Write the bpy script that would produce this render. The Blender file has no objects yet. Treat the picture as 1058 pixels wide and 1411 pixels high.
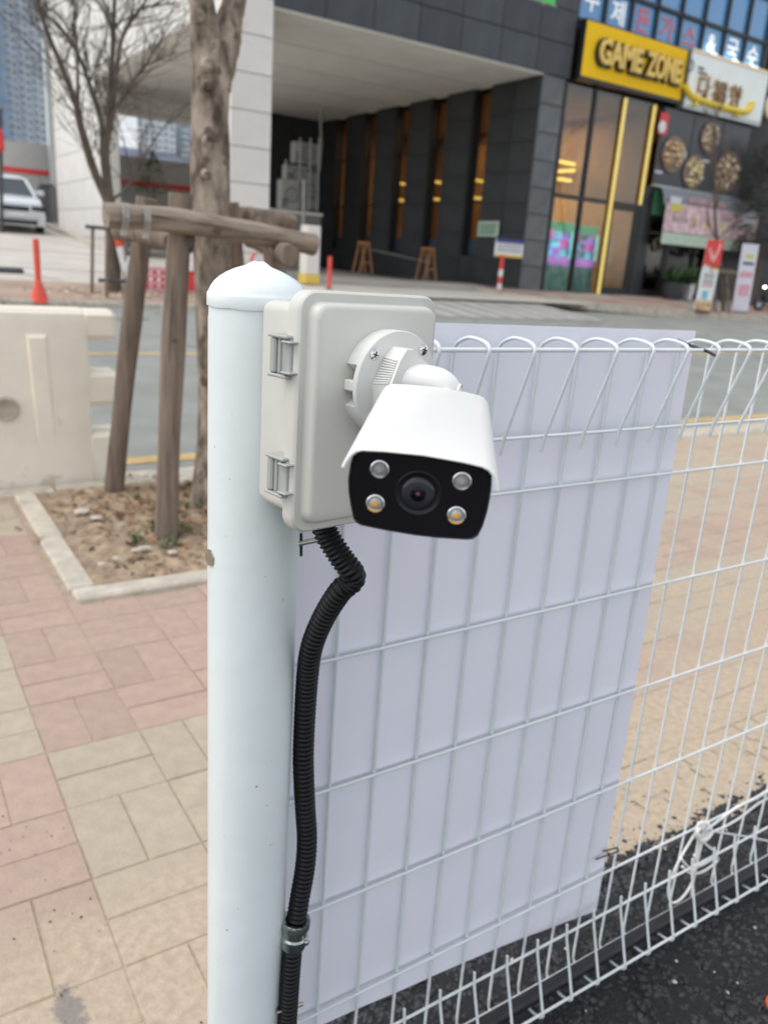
import bpy, bmesh, math, random
from mathutils import Vector, Matrix
random.seed(7)
SC = bpy.context.scene
COL = SC.collection
R = math.radians
V = Vector

# ------------------------------------------------------------------ camera
CAM = V((0, 0, 1.662))
FPX, IW, IH = 1097.0, 1058.0, 1411.0
_p, _r, _t = R(17.45), R(-4.02), R(56.63)
_F = V((0, math.cos(_p), -math.sin(_p))); _R = V((1, 0, 0)); _D = _F.cross(_R)
_R2 = math.cos(_r) * _R + math.sin(_r) * _D
_D2 = -math.sin(_r) * _R + math.cos(_r) * _D
_B = Matrix(((math.sin(_t), math.cos(_t), 0), (-math.cos(_t), math.sin(_t), 0), (0, 0, 1)))
RIGHT, DOWN, FWD = _B @ _R2, _B @ _D2, _B @ _F
cd = bpy.data.cameras.new('camera')
cam = bpy.data.objects.new('camera', cd)
COL.objects.link(cam)
cam.matrix_world = Matrix(((RIGHT.x, -DOWN.x, -FWD.x, CAM.x), (RIGHT.y, -DOWN.y, -FWD.y, CAM.y),
                           (RIGHT.z, -DOWN.z, -FWD.z, CAM.z), (0, 0, 0, 1)))
cd.sensor_fit = 'VERTICAL'; cd.sensor_height = 36.0; cd.lens = 36.0 * FPX / IH
cd.clip_start = 0.02; cd.clip_end = 3000
cd.dof.use_dof = True; cd.dof.focus_distance = 0.90; cd.dof.aperture_fstop = 5.3
SC.camera = cam
SC.cycles.use_denoising = True
SC.cycles.max_bounces = 8
SC.cycles.transparent_max_bounces = 12

# ------------------------------------------------------------------ world, sun, exposure
SUN_DIR = V((-0.44, 0.12, 0.88)).normalized()
w = bpy.data.worlds.new('World'); SC.world = w; w.use_nodes = True
nt = w.node_tree; nt.nodes.clear()
sky = nt.nodes.new('ShaderNodeTexSky'); sky.sky_type = 'NISHITA'; sky.sun_disc = False
sky.sun_elevation = math.asin(SUN_DIR.z); sky.sun_rotation = math.atan2(SUN_DIR.x, SUN_DIR.y)
sky.air_density = 1.0; sky.dust_density = 1.2; sky.ozone_density = 1.0
hs = nt.nodes.new('ShaderNodeHueSaturation'); hs.inputs['Saturation'].default_value = 0.27
bg = nt.nodes.new('ShaderNodeBackground'); bg.inputs['Strength'].default_value = 0.15
out = nt.nodes.new('ShaderNodeOutputWorld')
nt.links.new(sky.outputs[0], hs.inputs['Color']); nt.links.new(hs.outputs[0], bg.inputs[0]); nt.links.new(bg.outputs[0], out.inputs[0])
ld = bpy.data.lights.new('sun', 'SUN'); ld.energy = 0.7; ld.angle = R(40); ld.color = (1, 0.95, 0.88)
sun = bpy.data.objects.new('sun', ld); COL.objects.link(sun)
sun.rotation_euler = (-SUN_DIR).to_track_quat('-Z', 'Y').to_euler()
SC.view_settings.view_transform = 'Standard'; SC.view_settings.look = 'None'
SC.view_settings.gamma = 1.0; SC.view_settings.use_curve_mapping = False
SC.view_settings.exposure = 0.88

# ------------------------------------------------------------------ helpers
def at(u, v, y=None, z=None, x=None):
    """the point of the place seen at photograph pixel (u, v) on a given plane"""
    d = FWD + RIGHT * ((u - IW / 2) / FPX) + DOWN * ((v - IH / 2) / FPX)
    t = (y - CAM.y) / d.y if y is not None else (z - CAM.z) / d.z if z is not None else (x - CAM.x) / d.x
    return CAM + d * t

ORG = {}
class MB:
    def __init__(s): s.v = []; s.f = []; s.fm = []; s.m = 0
    def add(s, vs, fs):
        n = len(s.v); s.v += [V(p) for p in vs]
        for f in fs: s.f.append([n + i for i in f]); s.fm.append(s.m)
        return s
    def box(s, lo, hi, M=None):
        (a, b, c), (d, e, g) = lo, hi
        vs = [V(q) for q in ((a,b,c),(d,b,c),(d,e,c),(a,e,c),(a,b,g),(d,b,g),(d,e,g),(a,e,g))]
        if M is not None: vs = [M @ q for q in vs]
        return s.add(vs, [(0,3,2,1),(4,5,6,7),(0,1,5,4),(1,2,6,5),(2,3,7,6),(3,0,4,7)])
    def bbox(s, lo, hi, b=0.01, M=None):
        (x0,y0,z0),(x1,y1,z1) = lo, hi
        b = min(b, (x1-x0)*.45, (y1-y0)*.45, (z1-z0)*.45)
        vs = []
        for sx in (0,1):
            for sy in (0,1):
                for sz in (0,1):
                    X=(x0,x1)[sx]; Y=(y0,y1)[sy]; Z=(z0,z1)[sz]
                    dx=b*(1-2*sx); dy=b*(1-2*sy); dz=b*(1-2*sz)
                    vs += [(X,Y+dy,Z+dz),(X+dx,Y,Z+dz),(X+dx,Y+dy,Z)]
        vs=[V(q) for q in vs]
        c=V(((x0+x1)/2,(y0+y1)/2,(z0+z1)/2))
        I=lambda sx,sy,sz,k:((sx*2+sy)*2+sz)*3+k
        fs=[]
        for q in (0,1):
            fs.append([I(q,0,0,0),I(q,1,0,0),I(q,1,1,0),I(q,0,1,0)])
            fs.append([I(0,q,0,1),I(1,q,0,1),I(1,q,1,1),I(0,q,1,1)])
            fs.append([I(0,0,q,2),I(1,0,q,2),I(1,1,q,2),I(0,1,q,2)])
        for a in (0,1):
            for c2 in (0,1):
                fs.append([I(a,c2,0,0),I(a,c2,1,0),I(a,c2,1,1),I(a,c2,0,1)])
                fs.append([I(a,0,c2,0),I(a,1,c2,0),I(a,1,c2,2),I(a,0,c2,2)])
                fs.append([I(0,a,c2,1),I(1,a,c2,1),I(1,a,c2,2),I(0,a,c2,2)])
        for sx in (0,1):
            for sy in (0,1):
                for sz in (0,1): fs.append([I(sx,sy,sz,0),I(sx,sy,sz,1),I(sx,sy,sz,2)])
        out=[]
        for f in fs:
            n=(vs[f[1]]-vs[f[0]]).cross(vs[f[2]]-vs[f[0]])
            m=sum((vs[i] for i in f),V((0,0,0)))/len(f)-c
            out.append(f if n.dot(m)>0 else f[::-1])
        if M is not None: vs=[M@q for q in vs]
        return s.add(vs,out)
    def tube(s, pts, r, n=10, cap=True, rough=0.0):
        pts=[V(p) for p in pts]; rr = r if isinstance(r,(list,tuple)) else [r]*len(pts)
        N=len(s.v); up=None
        for i,p in enumerate(pts):
            d=(pts[min(i+1,len(pts)-1)]-pts[max(i-1,0)])
            if d.length<1e-9: d=V((0,0,1))
            d.normalize()
            if up is None: up = d.orthogonal().normalized()
            a=(up-d*up.dot(d))
            if a.length<1e-6: a=d.orthogonal()
            a.normalize(); up=a; b=d.cross(a)
            for k in range(n):
                q=2*math.pi*k/n
                f=rr[i]*(1+(random.uniform(-rough,rough) if rough else 0))
                s.v.append(p+a*math.cos(q)*f+b*math.sin(q)*f)
            if i:
                for k in range(n):
                    o=N+(i-1)*n; o2=N+i*n; k2=(k+1)%n
                    s.f.append([o+k,o+k2,o2+k2,o2+k]); s.fm.append(s.m)
        if cap:
            s.f.append([N+k for k in range(n)][::-1]); s.fm.append(s.m)
            e=N+(len(pts)-1)*n; s.f.append([e+k for k in range(n)]); s.fm.append(s.m)
        return s
    def cyl(s, a, b, r0, r1=None, n=16): return s.tube([a,b],[r0,r0 if r1 is None else r1],n)
    def lathe(s, prof, c, n=32, ax=None, cap=False, fn=None):
        """prof of (radius, height) about an axis through c"""
        ax=V(ax or (0,0,1)).normalized(); a=ax.orthogonal().normalized(); b=ax.cross(a); c=V(c); N=len(s.v)
        for i,(r,h) in enumerate(prof):
            for k in range(n):
                q=2*math.pi*k/n; rr,hh=(r,h) if fn is None else fn(r,h,q)
                s.v.append(c+ax*hh+a*math.cos(q)*rr+b*math.sin(q)*rr)
            if i:
                for k in range(n):
                    o=N+(i-1)*n; o2=N+i*n; k2=(k+1)%n
                    s.f.append([o+k,o+k2,o2+k2,o2+k]); s.fm.append(s.m)
        if cap:
            s.f.append([N+k for k in range(n)][::-1]); s.fm.append(s.m)
            e=N+(len(prof)-1)*n; s.f.append([e+k for k in range(n)]); s.fm.append(s.m)
        return s
    def loops(s, loops, cap=(True,True), closed=True):
        N=len(s.v); n=len(loops[0])
        for l in loops: s.v += [V(p) for p in l]
        for i in range(1,len(loops)):
            o=N+(i-1)*n; o2=N+i*n
            for k in range(n if closed else n-1):
                k2=(k+1)%n
                s.f.append([o+k,o+k2,o2+k2,o2+k]); s.fm.append(s.m)
        if cap[0]: s.f.append([N+k for k in range(n)][::-1]); s.fm.append(s.m)
        if cap[1]:
            e=N+(len(loops)-1)*n; s.f.append([e+k for k in range(n)]); s.fm.append(s.m)
        return s
    def prism(s, poly, d):
        d=V(d); return s.loops([[V(p) for p in poly],[V(p)+d for p in poly]])
    def mesh(s, name, mats, o=V((0,0,0)), smooth=None):
        me=bpy.data.meshes.new(name)
        me.from_pydata([tuple(p-o) for p in s.v],[],s.f)
        for m in (mats if isinstance(mats,(list,tuple)) else [mats]): me.materials.append(m)
        if any(s.fm): me.polygons.foreach_set('material_index', s.fm)
        bm=bmesh.new(); bm.from_mesh(me); bmesh.ops.recalc_face_normals(bm, faces=bm.faces)
        if smooth is not None:
            for f in bm.faces: f.smooth=True
            for e in bm.edges:
                if len(e.link_faces)==2 and e.calc_face_angle(0)>R(smooth): e.smooth=False
        bm.to_mesh(me); bm.free()
        return me
    def part(s, name, mats, parent=None, smooth=None, kind=None, label=None):
        o=ORG.get(parent.name, V((0,0,0))) if parent is not None else V((0,0,0))
        ob=bpy.data.objects.new(name, s.mesh(name, mats, o, smooth)); COL.objects.link(ob)
        if parent is not None: ob.parent=parent
        ORG[ob.name]=o
        if kind: ob['kind']=kind
        if label: ob['label']=label
        return ob

def thing(name, label, cat, loc=(0,0,0), group=None):
    o=bpy.data.objects.new(name,None); COL.objects.link(o); o.location=loc; o.empty_display_size=.1
    o['label']=label; o['category']=cat
    if group: o['group']=group
    ORG[o.name]=V(loc); return o
def tag(o,label,cat,group=None):
    o['label']=label; o['category']=cat
    if group: o['group']=group
    return o
def inst(name, me, parent, loc, rot=None, scale=None):
    """an object sharing mesh data, placed by world location"""
    o=bpy.data.objects.new(name,me); COL.objects.link(o)
    if parent is not None: o.parent=parent
    base=ORG.get(parent.name,V((0,0,0))) if parent is not None else V((0,0,0))
    o.location=V(loc)-base
    if rot: o.rotation_euler=rot
    if scale: o.scale=scale
    ORG[o.name]=V(loc); return o
def copy_tree(o, parent=None):
    c=o.copy(); COL.objects.link(c)
    if parent is not None: c.parent=parent
    for ch in list(o.children): copy_tree(ch,c)
    return c

def mat(name, col, rough=.5, metal=0, var=.08, scale=10, bump=0, bscale=None, spec=.5, rand=0, col2=None, emit=0, coat=0, detail=4, stretch=None, spots=None, dust=None, sharp=.2):
    m=bpy.data.materials.new(name); m.use_nodes=True; n=m.node_tree; b=n.nodes['Principled BSDF']
    col=tuple(col); c2=tuple(col2) if col2 else None
    tc=n.nodes.new('ShaderNodeTexCoord'); src=tc.outputs['Object']
    if stretch:
        mp=n.nodes.new('ShaderNodeMapping'); mp.inputs['Scale'].default_value=stretch
        n.links.new(src,mp.inputs[0]); src=mp.outputs[0]
    no=n.nodes.new('ShaderNodeTexNoise'); no.inputs['Scale'].default_value=scale; no.inputs['Detail'].default_value=detail
    no.inputs['Roughness'].default_value=.6
    n.links.new(src,no.inputs['Vector'])
    cr=n.nodes.new('ShaderNodeValToRGB')
    cr.color_ramp.elements[0].position=.5-sharp; cr.color_ramp.elements[1].position=.5+sharp
    cr.color_ramp.elements[0].color=(*[max(0,c*(1-var)) for c in col],1)
    cr.color_ramp.elements[1].color=(*[min(1,c*(1+var)) for c in (c2 or col)],1)
    n.links.new(no.outputs['Fac'],cr.inputs[0]); last=cr.outputs[0]
    if rand:
        oi=n.nodes.new('ShaderNodeObjectInfo'); hv=n.nodes.new('ShaderNodeHueSaturation'); mr=n.nodes.new('ShaderNodeMapRange')
        mr.inputs['To Min'].default_value=1-rand; mr.inputs['To Max'].default_value=1+rand
        n.links.new(oi.outputs['Random'],mr.inputs['Value']); n.links.new(mr.outputs[0],hv.inputs['Value']); n.links.new(last,hv.inputs['Color']); last=hv.outputs[0]
    if spots:
        scol,sscale,thr=spots
        vn=n.nodes.new('ShaderNodeTexNoise'); vn.inputs['Scale'].default_value=sscale; vn.inputs['Detail'].default_value=3
        n.links.new(tc.outputs['Object'],vn.inputs['Vector'])
        r2=n.nodes.new('ShaderNodeValToRGB'); r2.color_ramp.elements[0].position=thr; r2.color_ramp.elements[1].position=min(1,thr+.05)
        n.links.new(vn.outputs['Fac'],r2.inputs[0])
        mx=n.nodes.new('ShaderNodeMix'); mx.data_type='RGBA'; mx.inputs[7].default_value=(*scol,1)
        n.links.new(r2.outputs[0],mx.inputs[0]); n.links.new(last,mx.inputs[6]); last=mx.outputs[2]
    if dust:
        ge=n.nodes.new('ShaderNodeNewGeometry'); sx=n.nodes.new('ShaderNodeSeparateXYZ'); n.links.new(ge.outputs['Position'],sx.inputs[0])
        def mrange(o,a,b_):
            q=n.nodes.new('ShaderNodeMapRange'); q.interpolation_type='SMOOTHSTEP'; q.inputs['From Min'].default_value=a; q.inputs['From Max'].default_value=b_; n.links.new(o,q.inputs['Value']); return q.outputs[0]
        def math_(op,a,b_):
            q=n.nodes.new('ShaderNodeMath'); q.operation=op; q.use_clamp=(op=='MULTIPLY')
            for i_,z in enumerate((a,b_)):
                if isinstance(z,(int,float)): q.inputs[i_].default_value=z
                else: n.links.new(z,q.inputs[i_])
            return q.outputs[0]
        n1=n.nodes.new('ShaderNodeTexNoise'); n1.inputs['Scale'].default_value=2.6; n1.inputs['Detail'].default_value=7; n1.inputs['Roughness'].default_value=.62; n.links.new(ge.outputs['Position'],n1.inputs[0])
        near=mrange(sx.outputs[1],2.15,1.35); rt=math_('MULTIPLY',mrange(sx.outputs[0],1.2,2.2),.42)
        tot=math_('ADD',math_('ADD',math_('MULTIPLY',near,.95),rt),math_('SUBTRACT',math_('MULTIPLY',n1.outputs['Fac'],1.5),.62))
        fac=math_('MULTIPLY',mrange(tot,.12,1.0),.97)
        n2=n.nodes.new('ShaderNodeTexNoise'); n2.inputs['Scale'].default_value=38; n2.inputs['Detail'].default_value=6; n.links.new(ge.outputs['Position'],n2.inputs[0])
        c2r=n.nodes.new('ShaderNodeValToRGB'); c2r.color_ramp.elements[0].position=.3; c2r.color_ramp.elements[1].position=.68
        c2r.color_ramp.elements[0].color=(*[c*.84 for c in dust],1); c2r.color_ramp.elements[1].color=(*[c*1.1 for c in dust],1); n.links.new(n2.outputs['Fac'],c2r.inputs[0])
        mx=n.nodes.new('ShaderNodeMix'); mx.data_type='RGBA'; n.links.new(fac,mx.inputs[0]); n.links.new(last,mx.inputs[6]); n.links.new(c2r.outputs[0],mx.inputs[7]); last=mx.outputs[2]
        # a worn grey cement stain on the blocks near the post
        vm=n.nodes.new('ShaderNodeVectorMath'); vm.operation='SUBTRACT'; vm.inputs[1].default_value=(.225,1.485,0); n.links.new(ge.outputs['Position'],vm.inputs[0])
        vs=n.nodes.new('ShaderNodeVectorMath'); vs.operation='MULTIPLY'; vs.inputs[1].default_value=(1.5,.75,0); n.links.new(vm.outputs[0],vs.inputs[0])
        vl=n.nodes.new('ShaderNodeVectorMath'); vl.operation='LENGTH'; n.links.new(vs.outputs[0],vl.inputs[0])
        n3=n.nodes.new('ShaderNodeTexNoise'); n3.inputs['Scale'].default_value=24; n3.inputs['Detail'].default_value=6; n3.inputs['Roughness'].default_value=.7; n.links.new(ge.outputs['Position'],n3.inputs[0])
        dsum=math_('ADD',vl.outputs['Value'],math_('SUBTRACT',math_('MULTIPLY',n3.outputs['Fac'],.11),.055))
        st=math_('MULTIPLY',mrange(dsum,.062,.038),.72)
        mx=n.nodes.new('ShaderNodeMix'); mx.data_type='RGBA'; n.links.new(st,mx.inputs[0]); n.links.new(last,mx.inputs[6]); mx.inputs[7].default_value=(.17,.165,.16,1); last=mx.outputs[2]
    n.links.new(last,b.inputs['Base Color'])
    b.inputs['Roughness'].default_value=rough; b.inputs['Metallic'].default_value=metal; b.inputs['Specular IOR Level'].default_value=spec
    if coat: b.inputs['Coat Weight'].default_value=coat; b.inputs['Coat Roughness'].default_value=.06
    if emit: n.links.new(last,b.inputs['Emission Color']); b.inputs['Emission Strength'].default_value=emit
    if bump:
        bn=n.nodes.new('ShaderNodeTexNoise'); bn.inputs['Scale'].default_value=bscale or scale*4; bn.inputs['Detail'].default_value=5
        n.links.new(src,bn.inputs['Vector'])
        bp=n.nodes.new('ShaderNodeBump'); bp.inputs['Strength'].default_value=min(1,bump); bp.inputs['Distance'].default_value=.004 if bump<=1 else .004*bump
        n.links.new(bn.outputs['Fac'],bp.inputs['Height']); n.links.new(bp.outputs[0],b.inputs['Normal'])
    return m
def glass(name, tint, refl, rough=.02, opaque=None):
    """window glass: part clear (or part dark), part mirror"""
    m=bpy.data.materials.new(name); m.use_nodes=True; n=m.node_tree; n.nodes.remove(n.nodes['Principled BSDF'])
    o=n.nodes['Material Output']; mx=n.nodes.new('ShaderNodeMixShader')
    if opaque: a=n.nodes.new('ShaderNodeBsdfDiffuse'); a.inputs[0].default_value=(*opaque,1)
    else: a=n.nodes.new('ShaderNodeBsdfTransparent'); a.inputs[0].default_value=(*tint,1)
    g=n.nodes.new('ShaderNodeBsdfGlossy'); g.inputs['Roughness'].default_value=rough
    tc=n.nodes.new('ShaderNodeTexCoord'); no=n.nodes.new('ShaderNodeTexNoise'); no.inputs['Scale'].default_value=.9; no.inputs['Detail'].default_value=1
    bp=n.nodes.new('ShaderNodeBump'); bp.inputs['Strength'].default_value=.15; bp.inputs['Distance'].default_value=.02
    n.links.new(tc.outputs['Object'],no.inputs[0]); n.links.new(no.outputs[0],bp.inputs['Height']); n.links.new(bp.outputs[0],g.inputs['Normal'])
    lw=n.nodes.new('ShaderNodeLayerWeight'); lw.inputs[0].default_value=.5; fr=n.nodes.new('ShaderNodeMath'); fr.operation='POWER'; fr.inputs[1].default_value=4; n.links.new(lw.outputs['Facing'],fr.inputs[0])
    ma=n.nodes.new('ShaderNodeMath'); ma.operation='ADD'; ma.use_clamp=True; ma.inputs[1].default_value=refl
    n.links.new(fr.outputs[0],ma.inputs[0]); n.links.new(ma.outputs[0],mx.inputs[0]); n.links.new(a.outputs[0],mx.inputs[1]); n.links.new(g.outputs[0],mx.inputs[2]); n.links.new(mx.outputs[0],o.inputs[0])
    return m
def text_obj(txt, size, depth, m, parent, centre, name='lettering', bold=0.0, width=None, tilt=0):
    """raised lettering facing -y, centred on a point"""
    cu=bpy.data.curves.new(name,'FONT'); cu.body=txt; cu.size=size; cu.extrude=depth/2; cu.offset=bold
    cu.align_x='CENTER'; cu.align_y='CENTER'; cu.resolution_u=3
    tmp=bpy.data.objects.new('tmp_text',cu); COL.objects.link(tmp)
    dg=bpy.context.evaluated_depsgraph_get(); me=bpy.data.meshes.new_from_object(tmp.evaluated_get(dg))
    bpy.data.objects.remove(tmp); bpy.data.curves.remove(cu)
    xs=[v.co.x for v in me.vertices]; ys=[v.co.y for v in me.vertices]
    if xs:
        cx,cy=(min(xs)+max(xs))/2,(min(ys)+max(ys))/2; k=1 if not width else width/(max(xs)-min(xs))
        for v in me.vertices: v.co=V(((v.co.x-cx)*k,-v.co.z,v.co.y-cy))
    me.flip_normals() if False else None
    me.name=name; me.materials.clear(); me.materials.append(m)
    bm=bmesh.new(); bm.from_mesh(me); bmesh.ops.recalc_face_normals(bm,faces=bm.faces); bm.to_mesh(me); bm.free()
    return inst(name,me,parent,centre,(0,tilt,0))

# ------------------------------------------------------------------ materials
M={}
def mk(k,*a,**kw): M[k]=mat(k,*a,**kw)
mk('white_paint',(.745,.80,.795),.28,var=.04,scale=5,bump=.2,bscale=30,spec=.5,spots=((.16,.13,.10),75,.722))
mk('wire_white',(.74,.78,.78),.35,var=.05,scale=14,spec=.5)
mk('board_white',(.855,.845,.92),.38,var=.025,scale=5,spec=.4)
mk('box_plastic',(.59,.58,.525),.42,var=.02,scale=10,bump=.05,bscale=260)
mk('latch_plastic',(.37,.38,.355),.45,var=.03)
mk('cam_white',(.79,.79,.755),.30,var=.015,scale=20,spec=.5)
mk('cam_arm',(.72,.72,.68),.35,var=.02,scale=20)
mk('cam_black',(.0035,.0035,.006),.09,var=.2,spec=.2)
mk('bezel_black',(.006,.006,.008),.3,var=.2,spec=.3)
mk('chrome',(.75,.75,.74),.18,metal=1,var=.05)
mk('steel',(.45,.43,.38),.35,metal=1,var=.2,scale=60)
mk('zinc',(.42,.47,.44),.28,metal=1,var=.3,scale=40,bump=.4,bscale=120)
mk('led_dome',(.35,.35,.34),.12,var=.1,spec=.8)
mk('led_amber',(.75,.36,.04),.25,var=.1)
mk('led_grey',(.30,.30,.29),.3,var=.1)
mk('lens_dark',(.022,.022,.030),.16,spec=.45)
mk('lens_core',(.12,.04,.04),.2,spec=.4)
mk('hose_black',(.0055,.0055,.0065),.42,var=.3,scale=60,spec=.28)
mk('rubber_black',(.012,.012,.013),.5,var=.2)
mk('pipe_black',(.014,.015,.018),.38,var=.2,scale=20)
mk('string_white',(.78,.78,.75),.6,var=.08)
mk('orange',(.75,.14,.05),.5)
mk('asphalt_new',(.013,.014,.015),.8,var=.45,scale=60,bump=1.6,bscale=110)
mk('asphalt_stone',(.030,.0315,.034),.6,var=.75,scale=38,bump=.6,bscale=90,rand=0)
mk('asphalt_road',(.240,.250,.228),.85,var=.16,scale=1.3,bump=.6,bscale=60,detail=8,spots=((.17,.155,.14),.9,.64))
mk('yellow_line',(.50,.35,.15),.75,var=.22,scale=5)
mk('white_line',(.42,.42,.40),.75,var=.22,scale=4)
DUST=(.460,.372,.272)
mk('block_cream',(.410,.347,.262),.92,var=.10,scale=14,bump=.8,bscale=90,rand=.05,spots=((.33,.275,.205),8,.66),dust=DUST)
mk('block_pink',(.405,.293,.235),.92,var=.10,scale=14,bump=.8,bscale=90,rand=.06,spots=((.35,.26,.205),8,.66),dust=DUST)
mk('block_grey',(.37,.36,.30),.92,var=.12,scale=16,bump=.8,bscale=90,rand=.06,dust=DUST)
mk('joint_sand',(.36,.285,.21),.95,var=.22,scale=22,bump=1,bscale=120,dust=DUST)
mk('sand',DUST,.95,var=.14,scale=30,bump=.7,bscale=120,dust=DUST)
mk('cement_patch',(.27,.26,.235),.95,var=.35,scale=40,bump=1,bscale=90)
mk('soil',(.33,.245,.165),.95,var=.45,scale=9,bump=1.8,bscale=45,detail=8)
mk('kerb_stone',(.47,.425,.35),.9,var=.22,scale=9,bump=.9,bscale=60,rand=.06,spots=((.34,.28,.20),5,.67))
mk('bark',(.155,.122,.092),.95,sharp=.15,var=.45,scale=11,bump=3,bscale=26,stretch=(1,1,.45),col2=(.30,.25,.20),detail=10,spots=((.13,.10,.075),7,.60),spec=.15)
mk('bark_dark',(.115,.09,.07),.9,var=.4,scale=12,bump=1.5,stretch=(1,1,.3))
mk('log',(.205,.160,.125),.9,var=.45,scale=22,bump=2,bscale=36,stretch=(1,1,.08),rand=.12,spec=.2,detail=8)
mk('log_pale',(.265,.215,.17),.9,var=.5,scale=26,bump=2.2,bscale=40,stretch=(.06,1,1),spec=.2,detail=8)
mk('barrier',(.85,.79,.66),.55,var=.07,scale=3.2,spots=((.70,.60,.45),3.5,.64),detail=9)
mk('leaf_litter',(.17,.115,.07),.9,var=.6,scale=3)
mk('straw',(.40,.33,.20),.9,var=.5,scale=4)
mk('leaf_brown',(.30,.17,.09),.9,var=.6,scale=3)
mk('weed',(.11,.135,.055),.7,var=.5,scale=8)
mk('rubble',(.50,.45,.38),.9,var=.2)
mk('far_walk',(.35,.26,.195),.9,var=.18,scale=2.2,bump=.4,spots=((.29,.21,.17),.7,.56))
mk('far_walk_red',(.34,.205,.17),.9,var=.16,scale=3,rand=.14)
mk('far_walk_grey',(.34,.30,.26),.9,var=.14,scale=3,rand=.1)
mk('lot',(.49,.455,.405),.9,var=.12,scale=.8,detail=8)
mk('drive',(.30,.285,.26),.9,var=.15,scale=.9,detail=8)
mk('ground',(.25,.24,.22),.95,var=.1,scale=.1)
mk('dark_stone',(.045,.052,.058),.55,var=.22,scale=2.2,bump=.2,rand=.16,stretch=(1,1,.3))
mk('pier_stone',(.105,.115,.12),.5,var=.2,scale=2,rand=.12,bump=.2)
mk('dark_wall',(.037,.039,.041),.55,var=.18,scale=1.5,rand=.12,spec=.3)
mk('black_frame',(.013,.014,.015),.4)
mk('soffit',(.86,.84,.78),.6,var=.06,scale=1)
mk('pale_stone',(.70,.665,.62),.6,var=.05,scale=1.4,rand=.04)
mk('pale_joint',(.25,.24,.22),.8)
mk('trim',(.42,.44,.44),.4,metal=.6)
mk('amber_wall',(.40,.235,.095),.7,var=.3,scale=.6)
mk('shop_floor',(.20,.15,.10),.4,var=.2,scale=1)
mk('yellow_led',(1,.78,.18),.5,var=.02,emit=2.2)
mk('lamp_white',(1,.92,.75),.5,var=.01,emit=7)
mk('yellow_trim',(.80,.60,.16),.4,var=.05,emit=.25)
mk('sign_yellow',(.92,.56,.02),.6,var=.05,scale=.8,spec=.12)
mk('sign_letter',(.82,.56,.13),.4,var=.1,scale=6)
mk('sign_black',(.012,.012,.012),.4)
mk('sign_white',(.84,.87,.83),.4,var=.05,scale=1)
mk('sign_cream',(.80,.66,.45),.4,var=.1,scale=2)
mk('letter_dark',(.27,.14,.05),.5,var=.4,scale=9)
mk('sign_bowl',(.80,.58,.03),.4,var=.05)
mk('letter_white',(.85,.87,.88),.5,emit=.15)
mk('letter_red',(.72,.16,.17),.5)
mk('menu_panel',(.050,.052,.060),.4,var=.15,scale=1)
mk('food_red',(.80,.26,.13),.6,var=.8,scale=6,col2=(.60,.42,.22))
mk('food_yellow',(.78,.64,.34),.6,var=.4,scale=6)
mk('food_orange',(.70,.38,.17),.6,var=.7,scale=5,col2=(.62,.48,.33))
mk('plate_dark',(.20,.13,.09),.4)
mk('plate_white',(.55,.57,.60),.4,var=.1)
mk('awning_grey',(.22,.23,.25),.6,var=.08,scale=2)
mk('awning_pink',(.62,.36,.38),.6,var=.25,scale=3,col2=(.70,.55,.57))
mk('awning_white',(.66,.66,.70),.6,var=.08)
mk('awning_yellow',(.62,.55,.10),.6,var=.2)
mk('red',(.65,.05,.045),.5,var=.1)
mk('red_orange',(.72,.085,.05),.5,var=.1)
mk('green',(.05,.42,.07),.5,var=.2,emit=.2)
mk('green_dark',(.06,.20,.10),.5,var=.1)
mk('print_white',(.72,.73,.72),.5,var=.04)
mk('print_grey',(.64,.64,.70),.5,var=.05,scale=3)
mk('print_dark',(.06,.06,.07),.6)
mk('print_blue',(.035,.045,.20),.5)
mk('film',(.03,.05,.075),.4)
mk('print_cyan',(.15,.45,.60),.5,var=.2)
mk('print_yellow',(.70,.50,.10),.5)
mk('print_pink',(.66,.34,.38),.5,var=.2,scale=5)
mk('print_green',(.50,.60,.48),.5,var=.15)
mk('wood',(.33,.15,.05),.7,var=.2,scale=8,stretch=(1,1,.3))
mk('ac_white',(.36,.36,.34),.5,var=.06)
mk('ac_dark',(.03,.03,.03),.6)
mk('car_paint',(.62,.65,.67),.18,var=.02,coat=.8)
mk('car_glass',(.03,.045,.05),.06,spec=.8)
mk('car_black',(.012,.012,.013),.4)
mk('lot_wall',(.46,.455,.44),.8,var=.06,scale=1.2)
mk('apt_white',(.74,.76,.77),.7,var=.05,scale=.2)
mk('apt_grey',(.36,.42,.47),.6,var=.1,scale=.3)
mk('apt_window',(.30,.37,.43),.2,var=.3,scale=.4)
mk('apt_blue',(.26,.42,.62),.35,var=.25,scale=.25,stretch=(1,1,2.4))
mk('apt_tan',(.52,.42,.34),.7,var=.06)
mk('roof_blue',(.13,.15,.21),.7,var=.15)
mk('pot',(.05,.055,.06),.5)
mk('plant',(.045,.10,.03),.6,var=.5,scale=6)
mk('needles',(.030,.027,.021),.8,var=.5,scale=4)
mk('screen_blue',(.10,.42,.75),.4,var=.5,scale=2.2,col2=(.14,.60,.85),emit=.6)
mk('screen_pink',(.60,.12,.50),.4,var=.4,scale=2.2,emit=.45)
mk('cabinet_teal',(.10,.30,.34),.4,var=.4,scale=2.5,emit=.12)
mk('screen_violet',(.30,.22,.72),.4,var=.4,scale=3,emit=.5)
mk('cabinet_green',(.10,.55,.35),.4,var=.2,emit=.2)
M['glass_shop']=glass('glass_shop',(.88,.85,.78),.05)
M['glass_upper']=glass('glass_upper',(.60,.57,.52),.07)
M['glass_side']=glass('glass_side',(.42,.385,.37),.03)
M['glass_blue']=glass('glass_blue',None,.10,.03,opaque=(.10,.29,.56))
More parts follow.
